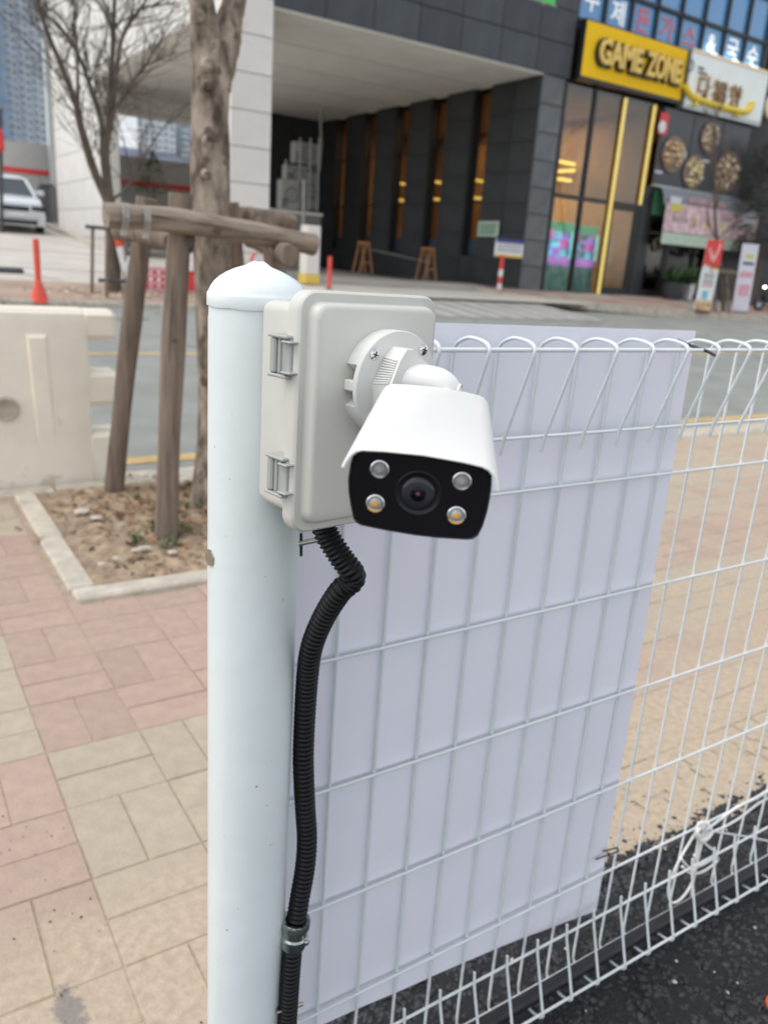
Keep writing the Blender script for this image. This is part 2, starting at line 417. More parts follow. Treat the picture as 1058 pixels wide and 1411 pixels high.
M['glass_dark']=glass('glass_dark',(.42,.43,.42),.04)

def gradient_free_bump(): pass

# ------------------------------------------------------------------ terrain
def noise(x,y):
    return (math.sin(x*12.9+y*4.1)+math.sin(x*5.3-y*9.7+1.3)+math.sin(x*23.1+y*17.9+.4)*.6+math.sin(-x*41+y*37)*.4)/3
def sheet(name,mt,x0,x1,y0,y1,zf,nx=1,ny=1,kind='structure',parent=None):
    m=MB()
    for j in range(ny+1):
        for i in range(nx+1):
            x=x0+(x1-x0)*i/nx; y=y0+(y1-y0)*j/ny
            m.v.append(V((x,y,zf(x,y))))
    for j in range(ny):
        for i in range(nx):
            a=j*(nx+1)+i; m.f.append([a,a+1,a+nx+2,a+nx+1]); m.fm.append(0)
    return m.part(name,mt,parent,kind=kind)
sheet('ground',M['ground'],-1500,1500,-600,2500,lambda x,y:-.75)

walk=sheet('sidewalk',M['joint_sand'],-8,22,1.1,5.60,lambda x,y:-.0040,60,10)
# basket-weave paving blocks
PX,PY,X0,Y0=.3115,.3245,.3645,2.5185
def seen(x,y):
    d=V((x,y,0))-CAM; c=d.dot(FWD)
    u=IW/2+FPX*d.dot(RIGHT)/c; v=IH/2+FPX*d.dot(DOWN)/c
    if not(-25<u<IW+25 and 380<v<IH+30): return None
    if 285<u<412 and v>400: return None
    if u>400:
        xr=957-(v-456)*.172
        if v<1411-(u-440)*.415 and u<xr-14: return None
    return u,v
def in_bed(x,y): return x>.70 and 3.66<y<5.60 and x<3.3
proto={}
for k in ('block_cream','block_pink','block_grey'):
    for hor in (0,1):
        a,b=(PX-.0038,PY/2-.0038) if hor else (PX/2-.0038,PY-.0038)
        m=MB()
        N=[(-a/2,-b/2),(a/2,-b/2),(a/2,b/2),(-a/2,b/2)]; e=.0028
        n2=[(p+(e if p<0 else -e),q+(e if q<0 else -e)) for p,q in N]
        m.loops([[(p,q,-.03) for p,q in N],[(p,q,-.004) for p,q in N],[(p,q,0) for p,q in n2]],cap=(False,True))
        proto[k,hor]=m.mesh('paving_block',M[k])
def block_colour(x,y,i,j):
    rnd=random.random()
    if x<X0: k='block_cream' if 2.5185<y<3.47 else 'block_pink'
    elif x<.69 and y>3.8: k='block_pink' if y<4.75 else 'block_cream'
    elif x<2.3: k='block_cream' if y<2.5185 else 'block_pink'
    else: k='block_pink' if (1.6<y<2.25 or 2.75<y<3.5) else 'block_cream'
    if x>5.6 and (int((x-5.6)//1.9)+int(y//1.0))%2: k='block_pink'
    if rnd<.05: k='block_grey' if y>3.6 else k
    return k
cands=[]
for i in range(-14,36):
    for j in range(-5,11):
        cx,cy=X0+(i+.5)*PX,Y0+(j+.5)*PY
        if cy>5.50 or cy<1.1: continue
        hor=(i+j)%2==1
        for q in (-1,1):
            bx,by=(cx,cy+q*PY/4) if hor else (cx+q*PX/4,cy)
            if in_bed(bx,by): continue
            s=seen(bx,by); d=(V((bx,by,0))-CAM).length
            cands.append((d if s else d+1000,bx,by,hor,block_colour(cx,cy,i,j)))
cands.sort(key=lambda c:c[0])
rest={k:MB() for k in ('block_cream','block_pink','block_grey')}
def tilt(): return (random.uniform(-.006,.006),random.uniform(-.006,.006),random.uniform(-.008,.008))
for n,(d,bx,by,hor,k) in enumerate(cands):
    dz=random.uniform(-.0025,.0015)
    if n<290 and d<900: inst('paving_block',proto[k,int(hor)],walk,(bx,by,dz),tilt())
    elif d<900 or random.random()<1:
        a,b=(PX-.0038,PY/2-.0038) if hor else (PX/2-.0038,PY-.0038)
        rest[k].box((bx-a/2,by-b/2,-.03),(bx+a/2,by+b/2,dz))
for k in rest:
    if rest[k].f: rest[k].part('paving_blocks',M[k],walk,kind='stuff')
# thin blown sand over the blocks next to the new asphalt, with ragged margins
def sandy(x,y): return .5*noise(x*.9,y*.9)+.5*noise(x*2.7+3,y*2.7)
m=MB(); step=.035; grid={}
for a in range(-40,260):
    for b in range(0,16):
        x,y=-.9+a*step*.6,1.12+b*step
        lim=1.30+.10*sandy(x,0)+(.10 if x>1.6 else .02)+.10*noise(x*4,y*4)
        if y<lim:
            q=[]
            for (da,db) in ((0,0),(1,0),(1,1),(0,1)):
                X,Y=-.9+(a+da)*step*.6,1.12+(b+db)*step
                q.append((X,Y,.0022+.0022*max(0,1-abs(Y-1.25)/.2)))
            m.add(q,[(0,1,2,3)])
m.part('sand',M['sand'],kind='stuff')
# soil bed
def soilz(x,y): return .006+.018*noise(x*1.1,y*1.3)+.012*noise(x*3.1+2,y*2.9)
sheet('soil_bed',M['soil'],.80,3.35,3.78,5.62,soilz,70,50)
def kerbstones(parent,pieces):
    for lo,hi in pieces: MB().bbox(lo,hi,.012).part('kerb_stone',M['kerb_stone'],parent)
k1=thing('bed_edging','pale stone edging round the bare soil tree bed','kerb',(.73,3.7,0))
ps=[((.715,3.69,-.1),(1.55,3.82,.03)),((1.56,3.692,-.1),(2.42,3.818,.028)),((2.43,3.69,-.1),(3.36,3.82,.03)),((.708,3.835,-.1),(.838,4.62,.026)),((.712,4.63,-.1),(.842,5.56,.03))]
kerbstones(k1,ps)
kb=thing('road_kerb','grey stone kerb between the near sidewalk and the road','kerb',(2,5.6,0))
for i in range(-6,18):
    a=i*1.0; kerbstones(kb,[((a+.005,5.60,-.3),(a+.995,5.80,-.002+.003*random.random()))])
# near gutter and road
def roadz(x,y): return -.12+.06*(y-5.9)+.004*noise(x*.05,y*.1)
sheet('gutter',M['kerb_stone'],-10,24,5.79,6.30,lambda x,y:-.10+(y-5.8)*.02,20,2)
road=sheet('road',M['asphalt_road'],-60,90,6.28,15.82,roadz,60,12)
def lineq(name,mt,x0,x1,y0,y1,n=40,off=.006,parent=road):
    m=MB()
    for i in range(n):
        a=x0+(x1-x0)*i/n; b=x0+(x1-x0)*(i+1)/n
        m.add([(a,y0,roadz(a,y0)+off),(b,y0,roadz(b,y0)+off),(b,y1,roadz(b,y1)+off),(a,y1,roadz(a,y1)+off)],[(0,1,2,3)])
    return m.part(name,mt,parent)
lineq('edge_line',M['yellow_line'],-40,60,6.48,6.66)
lineq('centre_line',M['yellow_line'],-60,80,11.20,11.34)

# far left sidewalk, car park, driveway, passage floor
fkl=thing('far_kerb','grey stone kerb on the far side of the road','kerb',(4,15.8,.47))
for i in range(-14,9):
    a=i*1.05; MB().bbox((a,15.82,.2),(a+1.04,16.02,.585),.02).part('kerb_stone',M['kerb_stone'],fkl)
wl=sheet('far_sidewalk',M['far_walk'],-40,9.6,16.0,18.5,lambda x,y:.574+.08*(y-15.8),20,3)
lot=sheet('car_park_ground',M['lot'],-40,6.3,18.5,46,lambda x,y:.574+.08*(y-15.8),10,20)
sheet('passage_floor',M['lot'],6.3,19.5,18.5,60,lambda x,y:.79+.022*(y-18.5) if x<9.0 or y>24 else .79+.06*(y-18.5),24,40)
m=MB()
lk=thing('car_park_kerb','pale concrete kerb along the ramp beside the building','kerb',(6.3,21,1))
for i in range(12):
    y=18.6+i*1.35; z=.574+.08*(y-15.8); z2=z+.08*1.33
    b=MB(); b.box((6.2,y,0),(6.45,y+1.33,z+.10)); 
    for p in b.v[4:]:
        if p.y>y+1: p.z=z2+.10
    b.part('kerb_stone',M['kerb_stone'],lk)
for (u0,v0,u1,v1) in ((0,352,75,398),(0,370,8,372),(95,362,170,372)):
    pass
def lotz(y): return .574+.08*(y-15.8)
m=MB()
for (x0,x1,y0,y1) in ((-3,6.2,20.6,20.75),(-3,6.0,24.6,24.75)):
    m.add([(x0,y0,lotz(y0)+.008),(x1,y0,lotz(y0)+.008),(x1,y1,lotz(y1)+.008),(x0,y1,lotz(y1)+.008)],[(0,1,2,3)])
m.add([(2.0,20.75,lotz(20.75)+.009),(2.15,20.75,lotz(20.75)+.009),(3.15,24.6,lotz(24.6)+.009),(3.0,24.6,lotz(24.6)+.009)],[(0,1,2,3)])
m.add([(3.6,18.8,lotz(18.8)+.009),(3.75,18.8,lotz(18.8)+.009),(2.15,20.6,lotz(20.6)+.009),(2.0,20.6,lotz(20.6)+.009)],[(0,1,2,3)])
m.part('parking_lines',M['white_line'],lot)
drv=sheet('driveway',M['drive'],9.6,17.3,15.78,21.6,lambda x,y:.487+.088*(y-15.82),10,8)
for i in range(9):
    x=11.2+i*.72
    MB().add([(x,15.6+.02*i,roadz(x,15.6)+.012),(x+.34,15.6,roadz(x,15.6)+.012),(x+.30,15.8,.487+.008),(x-.04,15.8,.487+.008)],[]).add(
        [(x,15.84,.496),(x+.34,15.84,.496),(x+.30,19.4,.496+.088*3.56),(x-.04,19.4,.496+.088*3.56)],[(0,1,2,3)]).part('crosswalk_bar',M['white_line'],drv)
# right sidewalk: curved kerb line towards the road
edge=[(17.25,21.5),(17.3,20.35),(18.4,19.55),(20.0,18.85),(22.0,18.15),(24.5,17.5),(27,17.0),(31,16.6),(45,16.2)]
rz=lambda x,y:.60+.078*(y-15.8)
m=MB(); top=[V((x,y,rz(x,y))) for x,y in edge]; far=[V((x,21.7,rz(x,21.7))) for x,y in edge]
m.add(top+far,[[i,i+1,len(edge)+i+1,len(edge)+i] for i in range(len(edge)-1)])
wr=m.part('shop_sidewalk',M['far_walk'],kind='structure')
m=MB(); lo=[V((x,y,-.3)) for x,y in edge]
fr=thing('shop_kerb','curved dark stone kerb in front of the shops','kerb',(20,18.85,.8))
for i in range(len(edge)-1):
    (xa,ya),(xb,yb)=edge[i],edge[i+1]; d=V((xb-xa,yb-ya,0)); L=d.length; n=max(1,int(L/1.1)); d.normalize(); o=V((d.y,-d.x,0))*.16
    for k in range(n):
        p=V((xa,ya,0))+d*(L*k/n+.01); q=V((xa,ya,0))+d*(L*(k+1)/n-.01)
        zz=rz(p.x,p.y)+.012; z2=rz(q.x,q.y)+.012
        MB().add([p+V((0,0,zz-.25)),q+V((0,0,z2-.25)),q+o+V((0,0,z2-.25)),p+o+V((0,0,zz-.25)),p+V((0,0,zz)),q+V((0,0,z2)),q+o+V((0,0,z2)),p+o+V((0,0,zz))],
                 [(0,3,2,1),(4,5,6,7),(0,1,5,4),(1,2,6,5),(2,3,7,6),(3,0,4,7)]).part('kerb_stone',M['kerb_stone'],fr)
sheet('road_shoulder',M['asphalt_road'],17.2,90,15.80,21.4,lambda x,y:roadz(x,15.8)+.030*(y-15.8)-.004,12,4)
# paving slabs of the shop sidewalk that show
tm=MB().box((0,0,-.02),(.58,.58,.008)).mesh('paving_slab',M['far_walk_red']); tg=MB().box((0,0,-.02),(.58,.58,.008)).mesh('paving_slab',M['far_walk_grey'])
def edge_y(x):
    for (xa,ya),(xb,yb) in zip(edge,edge[1:]):
        if xa<=x<=xb: return ya+(yb-ya)*(x-xa)/max(1e-6,xb-xa)
    return 16
for i in range(0,24):
    for j in range(0,9):
        x,y=17.5+i*.6,17.2+j*.6
        if y<max(edge_y(x),edge_y(x+.58))+.02 or y>21: continue
        r_=(noise(x*.16,y*.2)>.12)
        inst('paving_slab',tm if r_ else tg,wr,(x,y,rz(x,y)+.006),(math.atan(.078),0,0))

# ------------------------------------------------------------------ near asphalt
def asp_edge(x): return 1.262+.016*noise(x*2.3,.2)+.012*noise(x*7.7,3.1)-.030
m=MB(); nx,ny=220,34
for j in range(ny+1):
    for i in range(nx+1):
        x=-3+8.5*i/nx; f=j/ny; y=asp_edge(x)-(1-f)*2.6*(1-.0)+0 if False else (-2.2+(asp_edge(x)+2.2)*(1-(1-f)**1.7))
        e=min(1,(asp_edge(x)-y)/.10); z=-.002+.014*e+.006*noise(x*6,y*6)*e+.004*noise(x*17,y*17)*e*e*e
        m.v.append(V((x,y,z)))
for j in range(ny):
    for i in range(nx):
        a=j*(nx+1)+i; m.f.append([a,a+1,a+nx+2,a+nx+1]); m.fm.append(0)
m.part('asphalt_ground',M['asphalt_new'],kind='structure')
def pebble(m,c,r,n=6):
    sq=(random.uniform(.7,1.3),random.uniform(.7,1.3),random.uniform(.5,.9)); rz_=Matrix.Rotation(random.uniform(0,6.3),3,'Z')
    ring=[]
    vs=[V((0,0,1))]
    for k in range(5): vs.append(V((math.cos(k*1.2566)*.9,math.sin(k*1.2566)*.9,.35))*random.uniform(.75,1.15))
    for k in range(5): vs.append(V((math.cos(k*1.2566+.6)*.95,math.sin(k*1.2566+.6)*.95,-.4))*random.uniform(.8,1.1))
    fs=[(0,1+k,1+(k+1)%5) for k in range(5)]
    for k in range(5): fs+= [(1+k,6+k,1+(k+1)%5),(1+(k+1)%5,6+k,6+(k+1)%5)]
    m.add([V(c)+rz_@V((p.x*r*sq[0],p.y*r*sq[1],p.z*r*sq[2])) for p in vs],fs)
m=MB(); cnt=0
while cnt<27000:
    x=random.uniform(.55,4.2); y=random.uniform(.25,1.27)
    if y>asp_edge(x)+.002: continue
    d=V((x,y,0))-CAM; c=d.dot(FWD); u=IW/2+FPX*d.dot(RIGHT)/c; v=IH/2+FPX*d.dot(DOWN)/c
    if not(330<u<1700 and 900<v<1600): cnt+=.02; continue
    r=random.choice((.003,.0045,.006,.0075,.009,.011))*random.uniform(.8,1.2)
    pebble(m,(x,y,.010+.006*noise(x*6,y*6)),r); cnt+=1
m.part('asphalt_stones',M['asphalt_stone'],kind='stuff',smooth=80)
m=MB()
for k in range(820):      # crumbs strewn on the sandy blocks beyond the edge
    x=random.uniform(.2,4.2); y=1.225+abs(random.gauss(0,.05)); rr_=random.choice((.0018,.0025,.003,.004,.006))*(1 if y>1.28 else 1.5)
    pebble(m,(x,y,.003),rr_)
for k in range(70):
    x=random.uniform(-.1,.36); y=random.uniform(1.28,2.3); pebble(m,(x,y,.002),random.choice((.0012,.0016,.002,.003)))
m.part('asphalt_crumbs',M['asphalt_stone'],kind='stuff')
m=MB()
for k in range(26):
    x=random.uniform(.8,2.3); y=random.uniform(.55,1.2); pebble(m,(x,y,.016),random.uniform(.003,.006))
m.part('pale_chips',M['rubble'],kind='stuff')

# ------------------------------------------------------------------ fence
YF,XC,SP,WR=.9996,.9456,.09,.0031
prof=[(YF,.30),(YF,1.530),(.9965,1.543),(.988,1.552),(.967,1.5605),(.945,1.561),(.925,1.558),(.916,1.553),(.9135,1.545),(.918,1.528),(.960,1.400),(.9645,1.372)]
prof=[(YF-.0,.075),(.9975,.060),(.990,.049),(.975,.042),(.955,.0425),(.930,.050),(.918,.056),(.9145,.066),(.921,.090),(.958,.205),(.9625,.238)][::-1][:0]+prof
low=[(.9625,.238),(.958,.205),(.920,.082),(.9145,.066),(.9165,.058),(.925,.050),(.945,.044),(.972,.043),(.988,.049),(.9965,.060),(.9985,.078)]
def smooth2(P,n=3):
    P=[V((0,y,z)) for y,z in P]; Q=[]
    for i in range(len(P)-1):
        a=P[max(i-1,0)];b=P[i];c=P[i+1];d=P[min(i+2,len(P)-1)]
        if (b-c).length>.03: Q.append(b); continue
        for k in range(n):
            t=k/n; Q.append(.5*((2*b)+(c-a)*t+(2*a-5*b+4*c-d)*t*t+(3*b-a-3*c+d)*t**3) if max((b-a).length,(d-c).length)<.06 else b.lerp(c,t))
    return Q+[P[-1]]
path=smooth2(low+prof)
wire_me=MB().tube(path,WR,8).mesh('vertical_wire',M['wire_white'],smooth=60)
fence=thing('mesh_fence','white welded wire mesh fence with rolled triangular top and bottom edges','fence',(1.4,YF,0))
for c in range(-5,35): 
    if XC+c*SP>.485: inst('vertical_wire',wire_me,fence,(XC+c*SP,random.uniform(-.0008,.0008),0),(0,0,random.uniform(-.0009,.0009)))
x0,x1=.478,4.06
def rail(y,z,r=.0031,xa=x0): MB().tube([(xa,y,z),(x1,y,z)],r,8).part('rail_wire',M['wire_white'],fence,smooth=60)
rail(.9225,1.5475,.0036); rail(.968,1.398)
for z in (1.2944,1.0475,.7986,.5497,.2985): rail(YF-.0062,z)
rail(.9665,.203); rail(.9225,.058,.0034); rail(.9885,.0545,.0022)
# black hose lying inside the lower edge
m=MB(); pts=[]
for i in range(49):
    x=.50+i*.075; pts.append((x,.962+.003*math.sin(x*5),.066+.002*math.sin(x*7)))
tag(m.tube(pts,.0165,14).part('black_pipe',M['pipe_black'],smooth=60),'black plastic pipe threaded through the bottom edge of the fence','pipe')

# ------------------------------------------------------------------ white board behind the wires
def bwave(x,z): return .0010*math.sin(x*13+z*2)+.0004*math.sin(x*31-z*5)+.0008*math.sin(z*6)
m=MB(); nx,nz=64,40
botz=lambda x: .252-.03*(x-.374)-.055*max(0,(x-.374)/1.0)**2.2
L=[]
for side in (0,1):
    for j in range(nz+1):
        for i in range(nx+1):
            f=i/nx; g=j/nz; x=.374+(.9803+.0185*(1-g))*f; z0=botz(x); z1=1.580-.0064*f
            z=z0+(z1-z0)*g
            m.v.append(V((x,1.0065+bwave(x,z)+(.004 if side else 0),z)))
W=nx+1; S=W*(nz+1)
for j in range(nz):
    for i in range(nx):
        a=j*W+i; m.f.append([a,a+1,a+W+1,a+W]); m.f.append([S+a,S+a+W,S+a+W+1,S+a+1])
bd=[i for i in range(W)]+[j*W+nx for j in range(1,nz+1)]+[nz*W+i for i in range(nx-1,-1,-1)]+[j*W for j in range(nz-1,0,-1)]
for k in range(len(bd)): a,b=bd[k],bd[(k+1)%len(bd)]; m.f.append([a,b,S+b,S+a])
m.fm=[0]*len(m.f)
tag(m.part('white_board',M['board_white'],smooth=50),'plain white plastic board tied behind the wire fence','board')
def strap(name,pts,wd,th,mt):
    m=MB(); 
    for i in range(len(pts)-1): m.tube([pts[i],pts[i+1]],[wd*.5,wd*.5],6)
    return m.part(name,mt)
tag(strap('cable_tie',[at(934,469,y=1.0),at(945,474,y=.955),at(962,480,y=.93),at(974,484,y=.915),at(985,490,y=.90)],.0062,.002,M['rubber_black']),
    'black cable tie at the top right corner of the white board','cable tie')
tag(strap('cable_tie',[at(820,1184,y=1.0),at(835,1179,y=.995),at(852,1173,y=.99),at(850,1168,y=.993),at(830,1173,y=1.0)],.0036,.002,M['rubber_black']),
    'thin black cable tie low on the right edge of the white board','cable tie')
# white string knotted on the lower wires
st=thing('white_string','white string knotted in loops on the lower fence wires','string',at(960,1150,y=.985))
def sp(seq,y=.985,r=.0034):
    P=[at(u,v,y=y+.006*math.sin(i*1.9)) for i,(u,v) in enumerate(seq)]
    Q=[]
    for i in range(len(P)-1):
        a=P[max(i-1,0)];b=P[i];c=P[i+1];d=P[min(i+2,len(P)-1)]
        for k in range(5):
            t=k/5; Q.append(.5*((2*b)+(c-a)*t+(2*a-5*b+4*c-d)*t*t+(3*b-a-3*c+d)*t**3))
    Q.append(P[-1]); return MB().tube(Q,r,7)
sp([(962,1142),(950,1160),(936,1184),(926,1206),(920,1226),(924,1243),(936,1240),(950,1222),(956,1200),(956,1178)]).part('loop',M['string_white'],st,60)
sp([(966,1140),(975,1152),(966,1160),(960,1146),(972,1138),(980,1146),(970,1158),(958,1150),(964,1134),(976,1136)],r=.0052).part('knot',M['string_white'],st,60)
sp([(972,1144),(990,1130),(1015,1112),(1036,1102),(1056,1090),(1075,1080)],r=.004).part('strand',M['string_white'],st,60)
sp([(972,1150),(996,1140),(1020,1126),(1046,1106),(1075,1092)],y=.99).part('strand',M['string_white'],st,60)
sp([(964,1150),(960,1172),(956,1200),(952,1198)],y=.98,r=.005).part('strand',M['string_white'],st,60)
sp([(938,1183),(950,1196),(966,1192),(984,1182),(988,1186),(970,1200),(952,1204),(940,1194)],y=.978).part('loop',M['string_white'],st,60)
sp([(968,1160),(978,1168),(990,1176)],y=.98).part('strand',M['string_white'],st,60)
sp([(985,1146),(1010,1150),(1035,1154),(1062,1160)],y=.995,r=.0026).part('strand',M['string_white'],st,60)
c=at(1067,1386,z=.012)
tag(MB().lathe([(0,.022),(.012,.021),(.021,.014),(.024,.0),(.021,-.008)],c,20).part('orange_cap',M['orange'],smooth=60),'rounded orange plastic piece lying on the black asphalt','plastic piece')

# ------------------------------------------------------------------ post
PC=V((.4135,.942,0)); PR=.0606
post=thing('fence_post','thick white round steel fence post with domed cap','post',PC)
m=MB(); m.lathe([(PR,-.05),(PR,.3),(PR,.6),(PR,.9),(PR,1.2),(PR,1.6)],PC,64); m.part('pole',M['white_paint'],post,40)
def capfn(r,h,q):
    k=max(0,h-1.618)/.03
    return r*(1+.02*math.sin(2*q+.6)*k), h+.0026*math.sin(3*q+1.1)*k*min(1,r/.02)*max(0,1-r/.065)*2.2-.0009*math.sin(5*q)*k*min(1,r/.02)+.0005*math.sin(9*q)*(h<1.6)
m=MB(); m.lathe([(PR+.0002,1.5985),(PR+.0018,1.5968),(PR+.0022,1.598),(PR+.0022,1.6105),(PR+.0014,1.6132),(.0608,1.6142),(.0600,1.6162),(.0580,1.6205),(.0540,1.6262),(.0475,1.6318),(.0395,1.6362),(.0315,1.6392),(.0245,1.6410),(.0190,1.6422),(.0150,1.6442),(.0112,1.6472),(.0070,1.6497),(.003,1.6508),(0.0001,1.6510)],PC,64,fn=capfn)
m.part('cap',M['white_paint'],post,50)
m=MB(); hx=[]
a=V((.3545,.9455,1.2735))
m.tube([a+V((.014,0,0)),a+V((-.004,-.002,0))],.0125,6); m.part('hex_bolt',M['steel'],post)
m=MB(); m.tube([(.455,.955,1.2690),(.545,.955,1.2745)],.0042,10); m.tube([(.520,.955,1.2727),(.527,.955,1.2732)],.0075,6); m.part('threaded_rod',M['steel'],post,40)
m=MB(); p=at(415,735,y=.955); q=at(415,766,y=.955); m.tube([p,q],.0022,6); m.part('strap_end',M['rubber_black'],post)
m=MB(); p=at(381,1395,y=.885); q=at(417,1383,y=.885); m.tube([p,q],.0036,10); m.part('threaded_rod',M['steel'],post,40)

# ------------------------------------------------------------------ junction box
RB=Matrix(((.9875,-.157,.0116),(.1568,.9874,.0195),(-.0145,-.0175,.9997))); CB=V((.4889,.7924,1.4906))
def B(a,y,b): return CB+RB@V((a,y,b))
BW,BH=.2068,.2725
def rrect(hw,hh,r,y,fr=B,n=7,cx=0,cz=0):
    pts=[]
    for (sx,sz,a0) in ((1,1,0),(-1,1,90),(-1,-1,180),(1,-1,270)):
        for k in range(n):
            q=R(a0+90*k/(n-1)); pts.append(fr(cx+sx*(hw-r)+r*math.cos(q),y,cz+sz*(hh-r)+r*math.sin(q)))
    return pts
jb=thing('junction_box','pale grey plastic junction box with two side latches strapped to the post','junction box',CB)
m=MB(); i=.0150
m.loops([rrect(BW/2-i,BH/2-i,.012,.018),rrect(BW/2-i-.0005,BH/2-i-.0005,.012,.085),rrect(BW/2-i-.002,BH/2-i-.002,.012,.094),rrect(BW/2-i-.007,BH/2-i-.007,.010,.099)])
body=m.part('box_body',M['box_plastic'],jb,35)
m=MB(); h,w_=BH/2,BW/2
m.loops([rrect(w_-.004,h-.004,.020,.0225),rrect(w_-.0005,h-.0005,.022,.020),rrect(w_,h,.0225,.006),rrect(w_-.0008,h-.0008,.022,.0022),rrect(w_-.003,h-.003,.020,0),
         rrect(w_-.0112,h-.0112,.0165,.0),rrect(w_-.0122,h-.0122,.016,-.0012),rrect(w_-.0136,h-.0136,.0155,-.0095),rrect(w_-.0155,h-.0155,.0145,-.0128),rrect(w_-.0190,h-.0190,.012,-.0144)])
m.part('lid',M['box_plastic'],jb,38)
def latch(zc):
    def Lb(x,y,z): return B(x,y,z)
    def bb(mm,lo,hi,b=.0012):
        mm.bbox(lo,hi,b,M=Matrix.Translation(CB)@RB.to_4x4())
    xs=-BW/2+i
    xs=-BW/2-.0005
    m=MB(); bb(m,(xs-.0030,.0085,zc-.0195),(xs+.0155,.0400,zc+.0195)); la=m.part('latch',M['latch_plastic'],jb)
    for z0 in (zc+.0195,zc-.0232):
        m=MB(); bb(m,(xs-.0085,.0095,z0),(xs+.0155,.0455,z0+.0037)); m.part('latch_flange',M['latch_plastic'],la)
    m=MB(); bb(m,(xs-.0070,.0330,zc-.0190),(xs+.0120,.0435,zc+.0190),.002); m.part('latch_lever',M['latch_plastic'],la)
    m=MB(); bb(m,(xs-.0055,.0245,zc-.0185),(xs-.0010,.0285,zc+.0185),.001); m.part('latch_rib',M['latch_plastic'],la)
    m=MB(); bb(m,(xs-.0015,.0292,zc-.0185),(xs+.0010,.0325,zc+.0185),.0005); m.part('latch_slot',M['rubber_black'],la)
    for z0 in (zc+.0150,zc-.0178):
        m=MB(); bb(m,(xs-.0095,.0010,z0),(xs+.004,.0185,z0+.0028)); m.part('hinge_lug',M['latch_plastic'],la)
    m=MB(); bb(m,(-BW/2+i-.0035,.0186,zc+.026),(-BW/2+i+.001,.0235,zc+.056),.001); m.part('moulded_tab',M['box_plastic'],body)
latch(.0640); latch(-.0705)

# ------------------------------------------------------------------ camera on its bracket
YD=-.0374            # face of the base disc, in box axes
sc_=thing('security_camera','white bullet security camera with black face and four lamps on a round bracket','security camera',B(.010,YD,.037))
DC=(.010,.037); DR=.0612
def Dv(a,y,b): return B(DC[0]+a,y,DC[1]+b)
axn=RB@V((0,-1,0))
# base disc with cable notch on its left edge
m=MB(); ang=[]
notch=lambda q: abs(((q-math.pi+math.pi)%(2*math.pi))-math.pi)
def ring(y,r,rin):
    pts=[]
    for k in range(96):
        q=2*math.pi*k/96; dq=abs(q-math.pi*1.0)
        rr=r
        if dq<.335: rr=rin
        pts.append(Dv(rr*math.cos(q),y,rr*math.sin(q)))
    return pts
m.loops([ring(-.0146,DR,DR-.014),ring(YD+.0060,DR,DR-.014),ring(YD+.0055,DR,DR),ring(YD+.0012,DR,DR),ring(YD,DR-.0012,DR-.0012)])
disc=m.part('base_disc',M['cam_arm'],sc_,35)
Mb=Matrix.Translation(CB)@RB.to_4x4()
MB().bbox((DC[0]-DR+.0005,YD+.0060,DC[1]-.0062),(DC[0]-DR+.0160,-.0146,DC[1]+.0062),.0015,M=Mb).part('cable_web',M['cam_arm'],disc)
MB().bbox((DC[0]-DR+.0135,YD+.0062,DC[1]-.0195),(DC[0]-DR+.0142,-.0146,DC[1]+.0195),.0002,M=Mb).part('notch_floor',M['latch_plastic'],disc)
for a,b in ((-.0277,.0722),(.0463,.0769),(.0480,.0020),(-.0280,.0010)):
    c=B(a,YD,b); m=MB(); m.lathe([(.0065,-.001),(.0065,.0012),(.0050,.0026),(.0005,.0031)],c,20,ax=axn,cap=True); s=m.part('screw',M['chrome'],sc_,40)
    m=MB(); Mx=Matrix.Translation(c)@(RB.to_4x4())@Matrix.Rotation(R(20),4,'Y')
    m.box((-.0036,-.0036,-.0006),(.0036,-.0024,.0006),M=Mx); m.box((-.0006,-.00362,-.0036),(.0006,-.00242,.0036),M=Mx); m.part('cross_slot',M['rubber_black'],s)
# ribbed locking block
E_=.026
fr_=[(-.0125,.0685),(-.0238,.0412),(-.0215,.0100),(.040,.0060),(.0465,.0585),(.0290,.0655),(.0165,.0738),(.0075,.0803),(-.0035,.0805)]
bk_=[(-.0116,.0703),(-.0285,.0380),(-.0240,.0120),(.042,.0080),(.0490,.0560),(.0330,.0660),(.0205,.0735),(.0120,.0800),(-.0020,.0812)]
m=MB(); m.loops([[B(a,YD+.001,b) for a,b in bk_],[B(a,YD-E_+.003,b) for a,b in fr_],[B(.98*a+.0002,YD-E_,.98*b+.0008) for a,b in fr_]])
blk=m.part('locking_block',M['cam_arm'],sc_,25)
m=MB()
for k in range(11):
    t=.04+k*.0885
    p0=B(-.0116+(-.0285+.0116)*t-.0006,YD-.001,.0703+(.0380-.0703)*t); p1=B(-.0125+(-.0238+.0125)*t-.0006,YD-E_+.003,.0685+(.0412-.0685)*t)
    m.tube([p0,p1],.00105,6)
m.part('grip_ribs',M['cam_arm'],blk)
